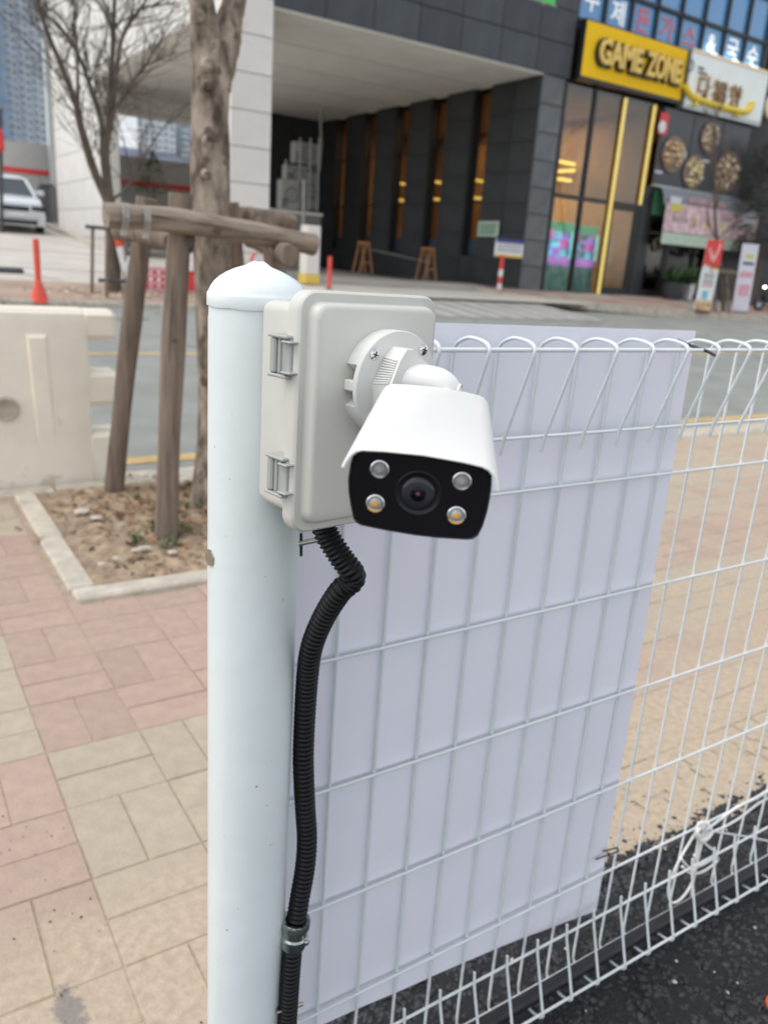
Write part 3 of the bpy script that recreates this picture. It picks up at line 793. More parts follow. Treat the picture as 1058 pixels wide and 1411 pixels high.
# knuckle
kp=[B(.003,YD-.010,.0445),B(.0115,-.0570,.0450),B(.0205,-.0690,.0452),B(.0290,-.0790,.0440),B(.0355,-.0865,.0395),B(.0380,-.0905,.0310),B(.0370,-.0930,.0190)]
ks=lambda P,n=7:spline_pts(P,n)
def spline_pts(P,n):
    Q=[]
    for i in range(len(P)-1):
        a=P[max(i-1,0)];b=P[i];c=P[i+1];d=P[min(i+2,len(P)-1)]
        for k in range(n):
            t=k/n; Q.append(.5*((2*b)+(c-a)*t+(2*a-5*b+4*c-d)*t*t+(3*b-a-3*c+d)*t**3))
    return Q+[P[-1]]
Q=ks(kp); L_=len(Q)-1
kn=MB().tube(Q,[.0188-.0026*max(0,(k/L_-.55))/.45 for k in range(L_+1)],28).part('knuckle',M['cam_white'],sc_,60)
kd=(RB@V((.50,-.82,-.12))).normalized(); k1=B(.0372,-.0885,.0372)+kd*.0152
MB().lathe([(.0112,-.010),(.0112,.0002),(.0104,.0010),(.0094,.0004),(.0094,-.004)],k1,28,ax=kd).part('knuckle_socket',M['cam_white'],kn,40)
MB().lathe([(.0094,-.0030),(.0001,-.0030)],k1,24,ax=kd).part('socket_floor',M['ac_dark'],kn)
MB().lathe([(.0074,-.0030),(.0074,-.0012),(.0058,-.0002),(.0001,.0002)],k1,20,ax=kd).part('knuckle_screw',M['steel'],kn,40)
# bullet
RC=Matrix.Rotation(R(-37.576),3,'Z')@Matrix.Rotation(R(1.0226),3,'X')@Matrix.Rotation(R(3.2806),3,'Y'); P0=V((.3382,.4687,1.4977))
def K(x,y,z): return P0+RC@V((x,y,z))
neck0=kp[-2]; nb=K(.0,.236,.012)
m=MB(); m.tube([neck0,neck0.lerp(nb,.5),nb],[.0140,.0130,.0130],20); m.part('neck',M['cam_white'],sc_,50)
face=[(-.0520,.0240),(-.0460,.0262),(-.0200,.0278),(0,.0283),(.0200,.0276),(.0460,.0258),(.0520,.0235),(.0538,.0120),(.0541,.0030),(.0538,-.0085),(.0522,-.0205),(.0500,-.0275),(.0472,-.0307),(.0430,-.0322),(.0200,-.0344),(.0030,-.0350),(-.0200,-.0346),(-.0400,-.0334),(-.0440,-.0320),(-.0468,-.0290),(-.0498,-.0200),(-.0528,-.0085),(-.0543,.0015),(-.0540,.0120)]
def fl(s,y,dz=0): return [K(x*s,y,z*s+dz) for x,z in face]
m=MB(); m.loops([fl(1,.030),fl(1,.003),fl(.992,.0008),fl(.978,0),fl(.955,.0004),fl(.950,.0016)],cap=(False,True)); m.part('front_bezel',M['bezel_black'],sc_,40)
m=MB(); m.loops([fl(.985,.0295),fl(.985,.225),fl(.96,.240)],cap=(False,True)); m.part('camera_body',M['cam_white'],sc_,40)
m=MB(); m.loops([fl(.949,.0014),fl(.949,.0011)],cap=(False,True)); plate=m.part('face_plate',M['cam_black'],sc_,30)
fax=RC@V((0,-1,0))
def led(x,z,am):
    c=K(x,.0012,z); m=MB()
    m.lathe([(.0072,0),(.0072,.0012),(.0064,.0016),(.0052,.0004),(.0040,.0001)],c,28,ax=fax); cup=m.part('lamp',M['chrome'],sc_,50)
    m=MB(); m.lathe([(.0048,.0004),(.0044,.0016),(.0032,.0026),(.0016,.0031),(.0001,.0032)],c,24,ax=fax); m.part('lamp_dome',M['led_grey'] if not am else M['led_dome'],cup,60)
    m=MB(); m.lathe([(.0023,.0030),(.0020,.0036),(.0001,.0037)],c+(RC@V((0,0,.0004))),16,ax=fax,cap=True); m.part('emitter',M['led_amber'] if am else M['led_dome'],cup,60)
    if am:
        m=MB(); 
        for k in range(9):
            q0=R(215+k*12); q1=R(227+k*12)
            m.add([K(x+.0054*math.cos(q0),-.0004,z+.0054*math.sin(q0)),K(x+.0068*math.cos(q0),-.0004,z+.0068*math.sin(q0)),K(x+.0068*math.cos(q1),-.0004,z+.0068*math.sin(q1)),K(x+.0054*math.cos(q1),-.0004,z+.0054*math.sin(q1))],[(0,1,2,3)])
        m.part('amber_glint',M['led_amber'],cup)
led(-.0311,.01344,0); led(.0311,.01344,0); led(-.0311,-.01368,1); led(.0311,-.01368,1)
c=K(0,.0011,-.0010); m=MB()
m.lathe([(.0176,0),(.0176,.0005),(.0168,.0008),(.0160,.0003),(.0130,-.0001)],c,48,ax=fax); lens=m.part('lens_ring',M['bezel_black'],sc_,40)
m=MB(); m.lathe([(.0126,.0002),(.0118,.0010),(.0095,.0016),(.0001,.0018)],c,40,ax=fax); m.part('lens_glass',M['lens_dark'],lens,60)
m=MB(); m.lathe([(.0060,.0018),(.0052,.0022),(.0001,.0024)],c,28,ax=fax,cap=True); m.part('lens_core',M['cam_black'],lens,60)
m=MB(); m.lathe([(.0017,.0024),(.0012,.0027),(.0001,.0028)],c,14,ax=fax,cap=True); m.part('lens_pupil',M['lens_core'],lens,60)
hood_f=[(-.0588,.0138),(-.0572,.0185),(-.0545,.0240),(-.0510,.0277),(-.0468,.0296),(-.0300,.0312),(0,.0326),(.0300,.0316),(.0450,.0302),(.0505,.0283),(.0545,.0245),(.0572,.0190),(.0588,.0137)]
def hood(y,off,dz): 
    cx=[(x*(1-off/.0575),z*(1-off/.0450)+dz if True else z) for x,z in hood_f]
    return [K(x,y,z) for x,z in cx]
th=.0026
m=MB(); rows=[]
Y0_,Y1_=-.0085,.262
out_=[hood(Y0_,.0,0),hood(Y0_+.003,-.0004,0),hood(.10,-.0004,.0018),hood(Y1_,-.0004,.0046)]
inn=[hood(Y0_,th,0),hood(.10,th,.0018),hood(Y1_,th,.0046)]
m.loops(out_,cap=(False,False),closed=False); m.loops(inn[::-1],cap=(False,False),closed=False)
n=len(hood_f); A=[hood(Y0_,0,0),hood(Y0_-.0008,th*.5,0),hood(Y0_,th,0)]; m.loops(A,cap=(False,False),closed=False)
m.loops([hood(Y1_,-.0004,.0046),hood(Y1_,th,.0046)],cap=(False,False),closed=False)
for s in (0,-1): m.add([out_[0][s],inn[0][s],inn[-1][s],out_[-1][s]],[(0,1,2,3)])
m.part('sun_hood',M['cam_white'],sc_,32)

# ------------------------------------------------------------------ corrugated conduit
ctl=[(.455,.835,1.372),(.462,.835,1.335),(.4775,.82,1.3027),(.4895,.812,1.2845),(.4960,.813,1.2735),(.4950,.818,1.2630),(.4870,.830,1.2470),(.4805,.858,1.2000),(.4760,.880,1.1470),(.4805,.898,1.0901),(.4843,.908,1.0124),(.4862,.910,.9369),(.4915,.908,.8565),(.4955,.905,.8003),(.4935,.903,.7461),(.4840,.900,.6855),(.4735,.892,.6300),(.4680,.888,.5800),(.4650,.886,.5000),(.4640,.886,.4100),(.4640,.886,.02)]
def spline(P,n=12):
    P=[V(p) for p in P]; Q=[]
    for i in range(len(P)-1):
        a=P[max(i-1,0)];b=P[i];c=P[i+1];d=P[min(i+2,len(P)-1)]
        for k in range(n):
            t=k/n; Q.append(.5*((2*b)+(c-a)*t+(2*a-5*b+4*c-d)*t*t+(3*b-a-3*c+d)*t**3))
    Q.append(P[-1]); return Q
def resample(Q,step):
    out=[Q[0].copy()]; acc=0
    for a,b in zip(Q,Q[1:]):
        L=(b-a).length; d=0
        while acc+L-d>=step:
            d+=step-acc; out.append(a.lerp(b,d/L)); acc=0
        acc+=L-d
    return out
Q=resample(spline(ctl),.00115)
cd_=thing('flexible_conduit','black corrugated cable conduit running from the junction box down the post','conduit',(.47,.89,0))
rr=[]; ph=0
for k,q in enumerate(Q):
    per=.0062 if q.z>1.26 else .0080
    ph+=.00115/per*2*math.pi; rr.append(.0150+.0012*max(-1,min(1,1.9*math.sin(ph))))
zc=[q.z for q in Q]
MB().tube(Q,rr,16).part('corrugated_tube',M['hose_black'],cd_,70)
c=V((.4745,.893,.637)); dirn=V((.10,.05,1)).normalized()
m=MB(); m.lathe([(.0170,.022),(.0225,.023),(.0235,.020),(.0232,.010),(.0205,.007),(.0200,-.004),(.0222,-.007),(.0218,-.020),(.0190,-.027),(.0160,-.030)],c,32,ax=dirn); m.part('coupling',M['zinc'],cd_,35)
m=MB(); s=c+V((.010,-.0205,-.008)); m.lathe([(.0042,0),(.0042,.004),(.0001,.0055)],s,12,ax=(.4,-1,.1)); m.part('coupling_screw',M['zinc'],cd_,40)

# ================================================================== tree bed: street tree, its log support, litter
def limb(m,P,r0,r1,n=9,rough=.05,k=6):
    Q=spline(P,k); L=len(Q); m.tube(Q,[r0+(r1-r0)*i/(L-1) for i in range(L)],n,rough=rough)
def twigs(m,p,d,L,r,depth,spread=.75,up=.15):
    if depth<0 or r<.0012: return
    d=d.normalized(); n=3; pts=[p]; q=p.copy()
    for i in range(n):
        d=(d+V((random.gauss(0,.16),random.gauss(0,.16),random.gauss(up*.4,.12)))).normalized(); q=q+d*(L/n); pts.append(q.copy())
    m.tube(pts,[r,r*.86,r*.72,r*.55],5 if r<.012 else 7)
    if depth==0: return
    for k in range(random.choice((2,3,3))):
        i=random.choice((1,2,3)); ax=V((random.gauss(0,1),random.gauss(0,1),random.gauss(.1,.6))).normalized()
        nd=(d*(1-spread*.5)+ax*spread).normalized(); nd.z+=up
        twigs(m,pts[i],nd,L*random.uniform(.55,.8),r*random.uniform(.45,.62),depth-1,spread,up)
tr=thing('street_tree','bare street tree with flaking bark and a forked trunk held by logs','tree',(1.9,5.0,0))
def trunk_r(z,q):
    r=.118+.05*math.exp(-z*5)-.004*z
    r+=.007*math.sin(3*q+z*2.1)+.006*math.sin(5*q-z*3.7)+.004*math.sin(9*q+z*9)
    for (zz,qq,a) in ((1.55,3.9,.02),(2.25,4.2,.022),(2.6,5.2,.018),(1.95,3.6,.014),(2.45,3.7,.012),(1.2,4.6,.014)):
        dq=math.atan2(math.sin(q-qq),math.cos(q-qq)); r+=a*math.exp(-((z-zz)/.05)**2-(dq/.35)**2)
    return r
m=MB(); prev=[]
zs=[-.05+i*.05 for i in range(58)]
loopsT=[]
for z in zs:
    cx,cy=1.900-.012*z+.012*math.sin(z*2.2),5.0+.01*math.sin(z*1.7)
    loopsT.append([V((cx+trunk_r(z,2*math.pi*k/28)*math.cos(2*math.pi*k/28),cy+trunk_r(z,2*math.pi*k/28)*math.sin(2*math.pi*k/28),z)) for k in range(28)])
m.loops(loopsT)
m.part('trunk',M['bark'],tr,60)
f0=V((1.87,5.0,2.74))
def fork(P,r0,r1):
    m=MB(); limb(m,P,r0,r1,16,.06,8); o=m.part('limb',M['bark'],tr,60); return P[-1]
pA=at(278,5,y=4.98); pB=at(322,5,y=5.03)
eA=fork([f0+V((-.01,0,-.12)),f0.lerp(pA,.5)+V((-.01,0,0)),pA,pA+V((-.10,.05,.55)),pA+V((-.35,.1,1.3))],.098,.045)
eB=fork([f0+V((.02,0,-.16)),f0.lerp(pB,.45)+V((.035,0,-.02)),pB,pB+V((.16,.02,.5)),pB+V((.42,.12,1.2))],.095,.045)
m=MB()
for e,dx in ((eA,-.5),(eB,.5)):
    for k in range(5): twigs(m,e,V((dx+random.gauss(0,.5),random.gauss(0,.6),1)),.8,.03,3)
m.part('branches',M['bark_dark'],tr)
for (u,v,r_) in ((288,88,.030),(286,118,.024),(289,195,.030),(284,240,.020),(276,22,.024)):
    m=MB(); p=at(u,v,y=4.886); m.lathe([(r_*1.5,-.014),(r_*1.25,.004),(r_*.85,.010),(r_*.5,.003),(.0001,.001)],p,12,ax=(random.uniform(-.3,.2),-1,random.uniform(-.2,.3))); m.part('knot',M['bark'],tr,60)
sup=thing('tree_support','weathered log frame of leaning stakes and crossbars round the tree','tree support',(1.9,5.0,0))
def log(P,r,mt,name,n=14):
    m=MB(); Q=spline(P,5); m.tube(Q,[r*(1+.05*math.sin(i*1.3)) for i in range(len(Q))],n,rough=.035); return m.part(name,mt,sup,50)
log([(1.345,5.53,-.1),(1.45,5.42,.95),at(203,273,y=5.3)],.064,M['log'],'stake')
log([(1.383,4.456,-.1),(1.43,4.45,.9),at(250,273,y=4.45)+V((.0,0,.02))],.066,M['log'],'stake')
log([(2.50,4.46,-.1),(2.25,4.55,1.0),at(365,297,y=4.62)],.060,M['log'],'stake')
log([(2.46,5.55,-.1),(2.30,5.48,1.0),at(317,279,y=5.4)],.060,M['log'],'stake')
log([at(146,297,y=4.33),at(230,303,y=4.345),at(330,318,y=4.40),at(432,337,y=4.45)],.062,M['log_pale'],'crossbar')
log([at(164,318,y=5.20),at(205,323,y=4.85),at(240,333,y=4.55)],.056,M['log'],'crossbar')
log([at(330,296,y=5.48),at(375,300,y=5.48),at(405,308,y=5.48)],.054,M['log'],'crossbar')
log([at(399,352,y=4.15),at(377,341,y=4.7),at(345,330,y=5.5)],.056,M['log'],'crossbar')
def crack(P,name='crack'):
    m=MB(); Q=spline(P,6); L=len(Q)-1; m.tube(Q,[.0012+.0042*math.sin(math.pi*i/L)*random.uniform(.6,1.2) for i in range(L+1)],5); return m.part(name,M['bark_dark'],sup)
crack([at(255,306,y=4.285),at(300,311,y=4.30),at(345,322,y=4.325)]); crack([at(330,327,y=4.32),at(380,331,y=4.345),at(425,341,y=4.375)]); crack([at(205,296,y=4.28),at(245,303,y=4.285)])
crack([at(238,380,y=4.385),at(236,440,y=4.385),at(233,500,y=4.385)]); crack([at(247,420,y=4.39),at(243,520,y=4.388),at(239,600,y=4.388)]); crack([at(192,420,y=5.38),at(184,480,y=5.40),at(177,540,y=5.42)])
for (u,v,y) in ((300,318,4.31),(398,340,4.36),(242,470,4.386),(180,500,5.41)):
    c=at(u,v,y=y); MB().lathe([(.020,-.004),(.015,.003),(.008,.004),(.0001,.001)],c,10,ax=(0,-1,0)).part('knot',M['bark_dark'],sup,60)
def wirewrap(u,v,y,r):
    m=MB(); c=at(u,v,y=y)
    for k in range(5): m.lathe([(r,-.006+k*.012),(r+.004,k*.012),(r,.006+k*.012)],c,18,ax=(1,.04,-.06) if r>.06 else (0.05,0,1))
    return m
wirewrap(250,330,4.45,.068).part('wire_binding',M['bark_dark'],sup,60)
m=MB()
for (u,v) in ((170,300),(200,304)):
    c=at(u,v,y=4.262); 
    for k in range(3): m.tube([c+V((k*.012,0,.07)),c+V((k*.012,-.012,.0)),c+V((k*.012-.01,.0,-.085))],.005,5)
m.part('wire_tie',M['steel'],sup)

def leafquads(n,area,size,mt,name,zf):
    m=MB()
    for k in range(n):
        x,y=area(); z=zf(x,y)+random.uniform(.002,.02); s=random.uniform(*size); a=random.uniform(0,6.3); t=random.uniform(-.5,.5); t2=random.uniform(-.5,.5)
        ux=V((math.cos(a),math.sin(a),t))*s; uy=V((-math.sin(a),math.cos(a),t2))*s*.55; c=V((x,y,z))
        m.add([c-ux,c-uy*.9+V((0,0,.15*s)),c+ux,c+uy*.9+V((0,0,.15*s))],[(0,1,2),(0,2,3)])
    return m.part(name,mt,kind='stuff')
def bedarea(): return (.86+2.4*random.random()**.8, 3.85+1.7*random.random())
leafquads(900,bedarea,(.010,.032),M['leaf_litter'],'leaf_litter',soilz)
leafquads(620,lambda:(random.gauss(1.75,.45),random.gauss(4.85,.42)),(.010,.036),M['leaf_brown'],'brown_leaves',soilz)
m=MB()
for k in range(70):
    cx,cy=random.choice(((1.75,4.9),(1.60,5.15),(2.1,4.6),(1.25,4.35),(1.95,5.3),(1.5,4.55),(2.6,5.0)))
    cx+=random.gauss(0,.13); cy+=random.gauss(0,.10); z=soilz(cx,cy)
    for b in range(9):
        a=random.uniform(0,6.3); L=random.uniform(.03,.085); d=V((math.cos(a)*.8,math.sin(a)*.8,random.uniform(.3,1.1))).normalized(); s=V((-math.sin(a),math.cos(a),0))*L*.16
        c=V((cx,cy,z)); m.add([c-s*.4,c+d*L*.55-s,c+d*L,c+d*L*.55+s],[(0,1,2,3)])
m.part('weeds',M['weed'],kind='stuff')
m=MB()
for k in range(900):
    x,y=bedarea() if k%3 else (random.gauss(1.75,.4),random.gauss(4.8,.4)); z=soilz(x,y)+.004; a=random.uniform(0,6.3); L=random.uniform(.02,.075); d=V((math.cos(a),math.sin(a),random.uniform(-.02,.35)))*L; s_=V((-math.sin(a),math.cos(a),0))*.0022
    m.add([(x-s_.x,y-s_.y,z),(x+s_.x,y+s_.y,z),V((x,y,z))+d],[(0,1,2)])
m.part('dry_straw',M['straw'],kind='stuff')
RUB=['largest pale rubble piece in the middle of the soil bed','pale rubble piece just right of the largest one','pale rubble chip left of the second log stake','small pale rubble chip nearest the foot of the second log stake','small pale rubble chip right of the second log stake','small pale rubble chip near the front kerb of the soil bed','smallest pale rubble chip near the corner of the soil bed kerb']
for i,(u,v,s) in enumerate(((114,704,.05),(133,713,.045),(190,757,.035),(200,754,.03),(238,760,.028),(160,768,.022),(140,776,.02))):
    m=MB(); c=at(u,v,z=.03); pebble(m,(0,0,0),s); 
    for p in m.v: p.x*=1.25; p.z*=.45; p+=c
    tag(m.part('rubble_piece',M['rubble'],smooth=30),RUB[i],'rubble piece','rubble pieces on the soil bed')

# ------------------------------------------------------------------ water filled plastic barrier
bar=thing('plastic_barrier','cream water filled plastic road barrier with comb shaped end','barrier',(.6,6.05,-.08))
m=MB()
def bsec(x,a=1):
    pr_=[(5.855,-.09),(5.858,.10),(5.872,.20),(5.885,.42),(5.90,1.10),(5.915,1.17),(5.945,1.205),(6.09,1.205),(6.12,1.17),(6.135,1.10),(6.15,.42),(6.163,.20),(6.178,.10),(6.18,-.09)]
    cy,cz=6.017,.55
    return [V((x,cy+(y-cy)*a,cz+(z-cz)*(1-(1-a)*.35))) for y,z in pr_]
m.loops([bsec(-2.0,.9),bsec(-1.96),bsec(1.285),bsec(1.305,.93)]); bb_=m.part('barrier_body',M['barrier'],bar,28)
def finger(z0,z1,xe,y0=5.885,y1=6.15):
    MB().bbox((1.27,y0,z0),(xe,y1,z1),.035).part('interlock_tongue',M['barrier'],bar,30)
finger(.995,1.200,1.515,5.91,6.125); finger(.525,.775,1.525,5.90,6.14); finger(-.085,.335,1.545,5.875,6.165)
for x0_ in (.90,-.55):
    m=MB()
    lo=at(42,458,y=5.9); 
    P=[(x0_,1.04),(x0_+.14,1.04),(x0_+.17,.16),(x0_+.03,.16)]
    m.loops([[V((a,5.903-.014*0-(.012 if b<.5 else .0),b)) for a,b in P],[V((a+(.02 if k in(0,3) else -.02),5.875,b+(-.03 if k<2 else .03))) for k,(a,b) in enumerate(P)]],cap=(False,True)); m.part('raised_rib',M['barrier'],bar,20)
c=V((.745,5.885,.535)); m=MB(); m.lathe([(.085,.01),(.085,-.03),(.07,-.035),(.06,-.012),(.0001,-.012)],c,28,ax=(0,1,.03)); m.part('drain_cap',M['kerb_stone'],bar,40)

# ================================================================== the building across the road
YB,ZS=21.5,7.7     # facade plane, underside of the upper floors
bld=thing('commercial_building','dark stone and pale panel building on columns with shops below','building',(19,28,1))
def wall(lo,hi,mt,name='wall'): return MB().box(lo,hi).part(name,mt,bld)
def panels(x0,x1,z0,z1,nx,nz,me_mat,face='y',pos=0,gap=.012,depth=.03,skip=None):
    w_,h_=(x1-x0)/nx,(z1-z0)/nz
    if face=='y': me=MB().bbox((gap,-depth,gap),(w_-gap,.01,h_-gap),.006).mesh('panel',me_mat)
    else: me=MB().bbox((-depth,gap,gap),(.01,w_-gap,h_-gap),.006).mesh('panel',me_mat)
    for i in range(nx):
        for j in range(nz):
            if skip and skip(x0+i*w_,z0+j*h_,w_,h_): continue
            inst('panel',me,bld,(x0+i*w_,pos,z0+j*h_) if face=='y' else (pos,x0+i*w_,z0+j*h_))
# upper block
wall((8.62,YB+.06,ZS+.02),(20.25,44,14.2),M['black_frame'])
wall((20.25,YB+.5,9.50),(31.0,44,14.2),M['black_frame'])
wall((20.25,YB+.25,7.60),(31.0,44,9.5),M['black_frame'])
panels(9.72,20.22,ZS,ZS+4*.95,7,4,M['dark_stone'],pos=YB+.05,skip=lambda x,z,w_,h_:17.0<x<18.3 and z>9.4)
wall((8.605,YB+.07,ZS-.03),(19.3,44,ZS+.015),M['soffit'],'soffit')
m=MB()
for k in range(1,8): m.box((9.8,YB+.2+k*2.8,ZS-.036),(19.0,YB+.22+k*2.8,ZS-.029))
m.part('soffit_joints',M['pale_joint'],bld,kind='stuff')
wall((17.1,YB+.02,9.52),(19.28,YB+.2,12.2),M['trim'],'window_frame')
MB().box((17.2,YB-.02,9.62),(19.16,YB+.03,12.1)).part('green_window',M['green'],bld)
# left fascia of the upper block and pale columns
panels(24.5,44,ZS,14.1,9,4,M['pale_stone'],'x',8.60)
wall((8.60,YB+.05,.3),(9.70,24.48,14.1),M['pale_joint'],'column')
panels(8.56,9.72,.75,14.05,1,15,M['pale_stone'],'y',YB+.05)
panels(YB+.04,24.5,.75,14.05,2,15,M['pale_stone'],'x',8.60)
wall((8.60,34.9,.3),(9.25,43.9,ZS),M['pale_joint'],'column')
panels(34.9,43.9,.6,ZS-.02,3,6,M['pale_stone'],'x',8.60)
panels(8.60,9.25,.6,ZS-.02,1,6,M['pale_stone'],'y',34.9)
wall((8.35,43.9,.3),(8.75,44.4,14.1),M['trim'],'downpipe_casing')
wall((15.9,43.4,.3),(16.2,43.8,ZS),M['pale_stone'],'column')
wall((8.9,38,7.15),(19.0,38.5,ZS-.03),M['soffit'],'ceiling_beam')
# dark shop block, side wall with tall window slots
zsill=2.08
wins=[(24.07,25.05),(26.62,27.60),(29.10,30.10),(31.60,32.60),(34.15,35.15)]
ys=[YB+.06]+[q for w_ in wins for q in w_]+[37.0]
for a,b in zip(ys[::2],ys[1::2]): wall((19.08,a,.3),(19.45,b,ZS-.03),M['dark_wall'])
for a,b in wins:
    wall((19.08,a,.3),(19.45,b,zsill),M['dark_wall'])
    MB().box((19.10,b-.06,zsill),(19.44,b+.005,ZS-.03)).part('window_reveal',M['black_frame'],bld)
    fr_w=MB().box((19.36,a,zsill),(19.42,a+.05,ZS-.03)).box((19.36,b-.11,zsill),(19.42,b-.06,ZS-.03)).box((19.36,a,zsill),(19.42,b,zsill+.06)).part('window_frame',M['black_frame'],bld)
    for z0_,z1_ in ((zsill+.06,3.9),(3.96,5.9),(5.96,ZS-.03)):
        MB().box((19.385,a+.05,z0_),(19.395,b-.11,z1_)).part('pane',M['glass_side'],fr_w)
    for zt in (3.9,5.9): MB().box((19.35,a+.05,zt),(19.43,b-.1,zt+.06)).part('transom',M['black_frame'],fr_w)
    MB().box((19.355,a+.05,zsill+.06),(19.38,b-.11,zsill+.55)).part('privacy_film',M['film'],fr_w)
for a,b in zip(ys[::2],ys[1::2]):
    n=max(1,round((b-a)/1.25)); panels(a,b,1.0,ZS-.05,n,7,M['dark_wall'],'x',19.08,depth=.02)
wall((18.72,YB+.1,.4),(19.06,37,1.12),M['dark_stone'],'plinth')
wall((18.40,YB+.3,.4),(18.70,37,.93),M['kerb_stone'],'plinth_kerb')
wall((16.2,36.4,.3),(19.1,36.9,ZS-.03),M['dark_wall'])
# front pier
wall((19.10,YB+.06,.3),(20.03,YB+1.0,ZS),M['dark_wall'],'pier')
panels(19.06,20.04,1.0,ZS-.02,1,8,M['pier_stone'],pos=YB+.05)
# glazed shop front
def bar(lo,hi,mt='black_frame',name='mullion'): return MB().box(lo,hi).part(name,M[mt],bld)
gf=[20.05,21.49,22.90,24.45,24.95]
for x in (20.05,21.43,22.84,24.38): bar((x,YB,1.02),(x+.12,YB+.16,7.62))
bar((20.05,YB-.01,4.12),(24.9,YB+.15,4.25),name='transom'); bar((20.05,YB-.01,1.0),(26.4,YB+.15,1.08),name='sill')
for x in (22.80,24.30): bar((x,YB-.05,1.05 if x<23 else 4.25),(x+.13,YB-.005,7.55),'yellow_trim','light_strip')
for a,b in ((20.17,21.43),(21.55,22.84),(22.96,24.38)):
    MB().box((a,YB+.06,4.25),(b,YB+.075,7.6)).part('pane',M['glass_upper'],bld)
    if b<23: MB().box((a,YB+.06,1.08),(b,YB+.075,4.12)).part('pane',M['glass_shop'],bld)
dr=bar((22.96,YB+.02,1.08),(23.10,YB+.12,4.1),name='shop_door')
MB().box((24.25,YB+.02,1.08),(24.38,YB+.12,4.1)).box((23.1,YB+.02,1.08),(24.25,YB+.12,1.3)).box((23.1,YB+.02,3.98),(24.25,YB+.12,4.1)).part('door_frame',M['black_frame'],dr)
MB().box((23.1,YB+.06,1.3),(24.25,YB+.075,3.98)).part('pane',M['glass_shop'],dr)
MB().box((23.18,YB-.05,2.1),(23.22,YB-.01,3.0)).part('door_handle',M['trim'],dr)
bar((24.50,YB-.02,1.0),(25.05,YB+.3,4.9),name='dark_post')
d2=bar((25.05,YB+.02,1.05),(25.20,YB+.12,3.95),name='shop_door')
MB().box((26.15,YB+.02,1.05),(26.30,YB+.12,3.95)).box((25.2,YB+.02,1.05),(26.15,YB+.12,1.3)).box((25.2,YB+.02,3.8),(26.15,YB+.12,3.95)).part('door_frame',M['black_frame'],d2)
MB().box((25.2,YB+.06,1.3),(26.15,YB+.075,3.8)).part('pane',M['glass_upper'],d2)
m=MB()
for k in range(26):
    q=2*math.pi*k/26; pebble(m,(25.72+.22*math.cos(q),YB+.01,2.95+.22*math.sin(q)),.085)
tag(m.part('door_wreath',M['bark_dark']),'round dark wreath hanging on the black framed glass door','wreath')
bar((25.05,YB-.02,3.98),(27.4,YB+.2,4.9),'green_dark','shop_header')
for x in (26.3,27.9,29.6): bar((x,YB,1.02),(x+.14,YB+.2,4.9))
for a,b in ((26.44,27.9),(28.04,29.6)): MB().box((a,YB+.08,1.05),(b,YB+.095,4.0)).part('pane',M['glass_dark'],bld)
bar((29.74,YB+.05,.9),(31.0,YB+.3,9.5),'dark_wall','wall')
# second floor windows with lettering
zb=[9.50,10.56,12.0,13.6]
for x in [20.32+1.235*k for k in range(9)]: bar((x-.05,YB+.12,9.48),(x+.05,YB+.32,14))
for z in zb: bar((20.25,YB+.12,z-.05),(30.9,YB+.31,z+.05),name='transom')
letters=['수','제','돈','가','스','&','국','수']
for k in range(8):
    a,b=20.37+1.235*k,20.27+1.235*(k+1)+.10-.05
    for z0_,z1_ in zip(zb,zb[1:]): MB().box((a,YB+.24,z0_+.05),(b,YB+.26,z1_-.05)).part('pane',M['glass_blue'],bld)
    text_obj(letters[k],.78,.01,M['letter_red' if k in (2,3,4) else 'letter_white'],bld,((a+b)/2,YB+.225,10.03+(.14 if k<1 else 0)),'window_letter',.012)
for k in (5,6,7): MB().bbox((20.9+1.235*k-.3,YB-.12,9.50),(20.9+1.235*k+.12,YB+.1,9.60),.02).part('flood_lamp',M['lamp_white'],bld)
# shop interior behind the glass
MB().box((19.5,36.0,.9),(31,36.2,7.7)).part('shop_back_wall',M['amber_wall'],bld)
MB().box((24.9,YB+.35,.9),(25.0,36.0,7.6)).part('shop_partition',M['amber_wall'],bld)
MB().box((19.5,YB+.4,.9),(31,36,1.0)).part('shop_floor',M['shop_floor'],bld)
MB().box((19.5,YB+.4,7.55),(31,36,7.62)).part('shop_ceiling',M['amber_wall'],bld)
def led(P,label):
    m=MB(); m.tube([V(p) for p in P],.055,6)
    tag(m.part('led_tube',M['yellow_led']),label,'lamp','yellow tube lamps inside the game shop')
led([at(768,222,y=24.5),at(832,234,y=28.0)],'upper arm of the yellow V shaped lamp behind the front glass'); led([at(768,236,y=24.5),at(832,233,y=28.0)],'lower arm of the yellow V shaped lamp behind the front glass'); led([at(766,246,y=22.6),at(786,249,y=23.4)],'short yellow tube lamp below the V shaped one behind the front glass')
for k in range(4):
    y=25.4+k*2.5; o_=('nearest the shop front','second from the shop front','third from the shop front','farthest from the shop front')[k]; led([(20.6,y,5.1),(23.2,y+.9,5.15)],'yellow tube lamp in the upper row behind the side windows, '+o_); led([(20.4,y+.3,4.35),(22.8,y-.5,4.4)],'yellow tube lamp in the lower row behind the side windows, '+o_)
sl=bpy.data.lights.new('shop_lamp','AREA'); sl.energy=430; sl.color=(1,.80,.52); sl.shape='RECTANGLE'; sl.size=4; sl.size_y=10
so=bpy.data.objects.new('shop_lamp',sl); COL.objects.link(so); so.location=(22.2,29,7.4)
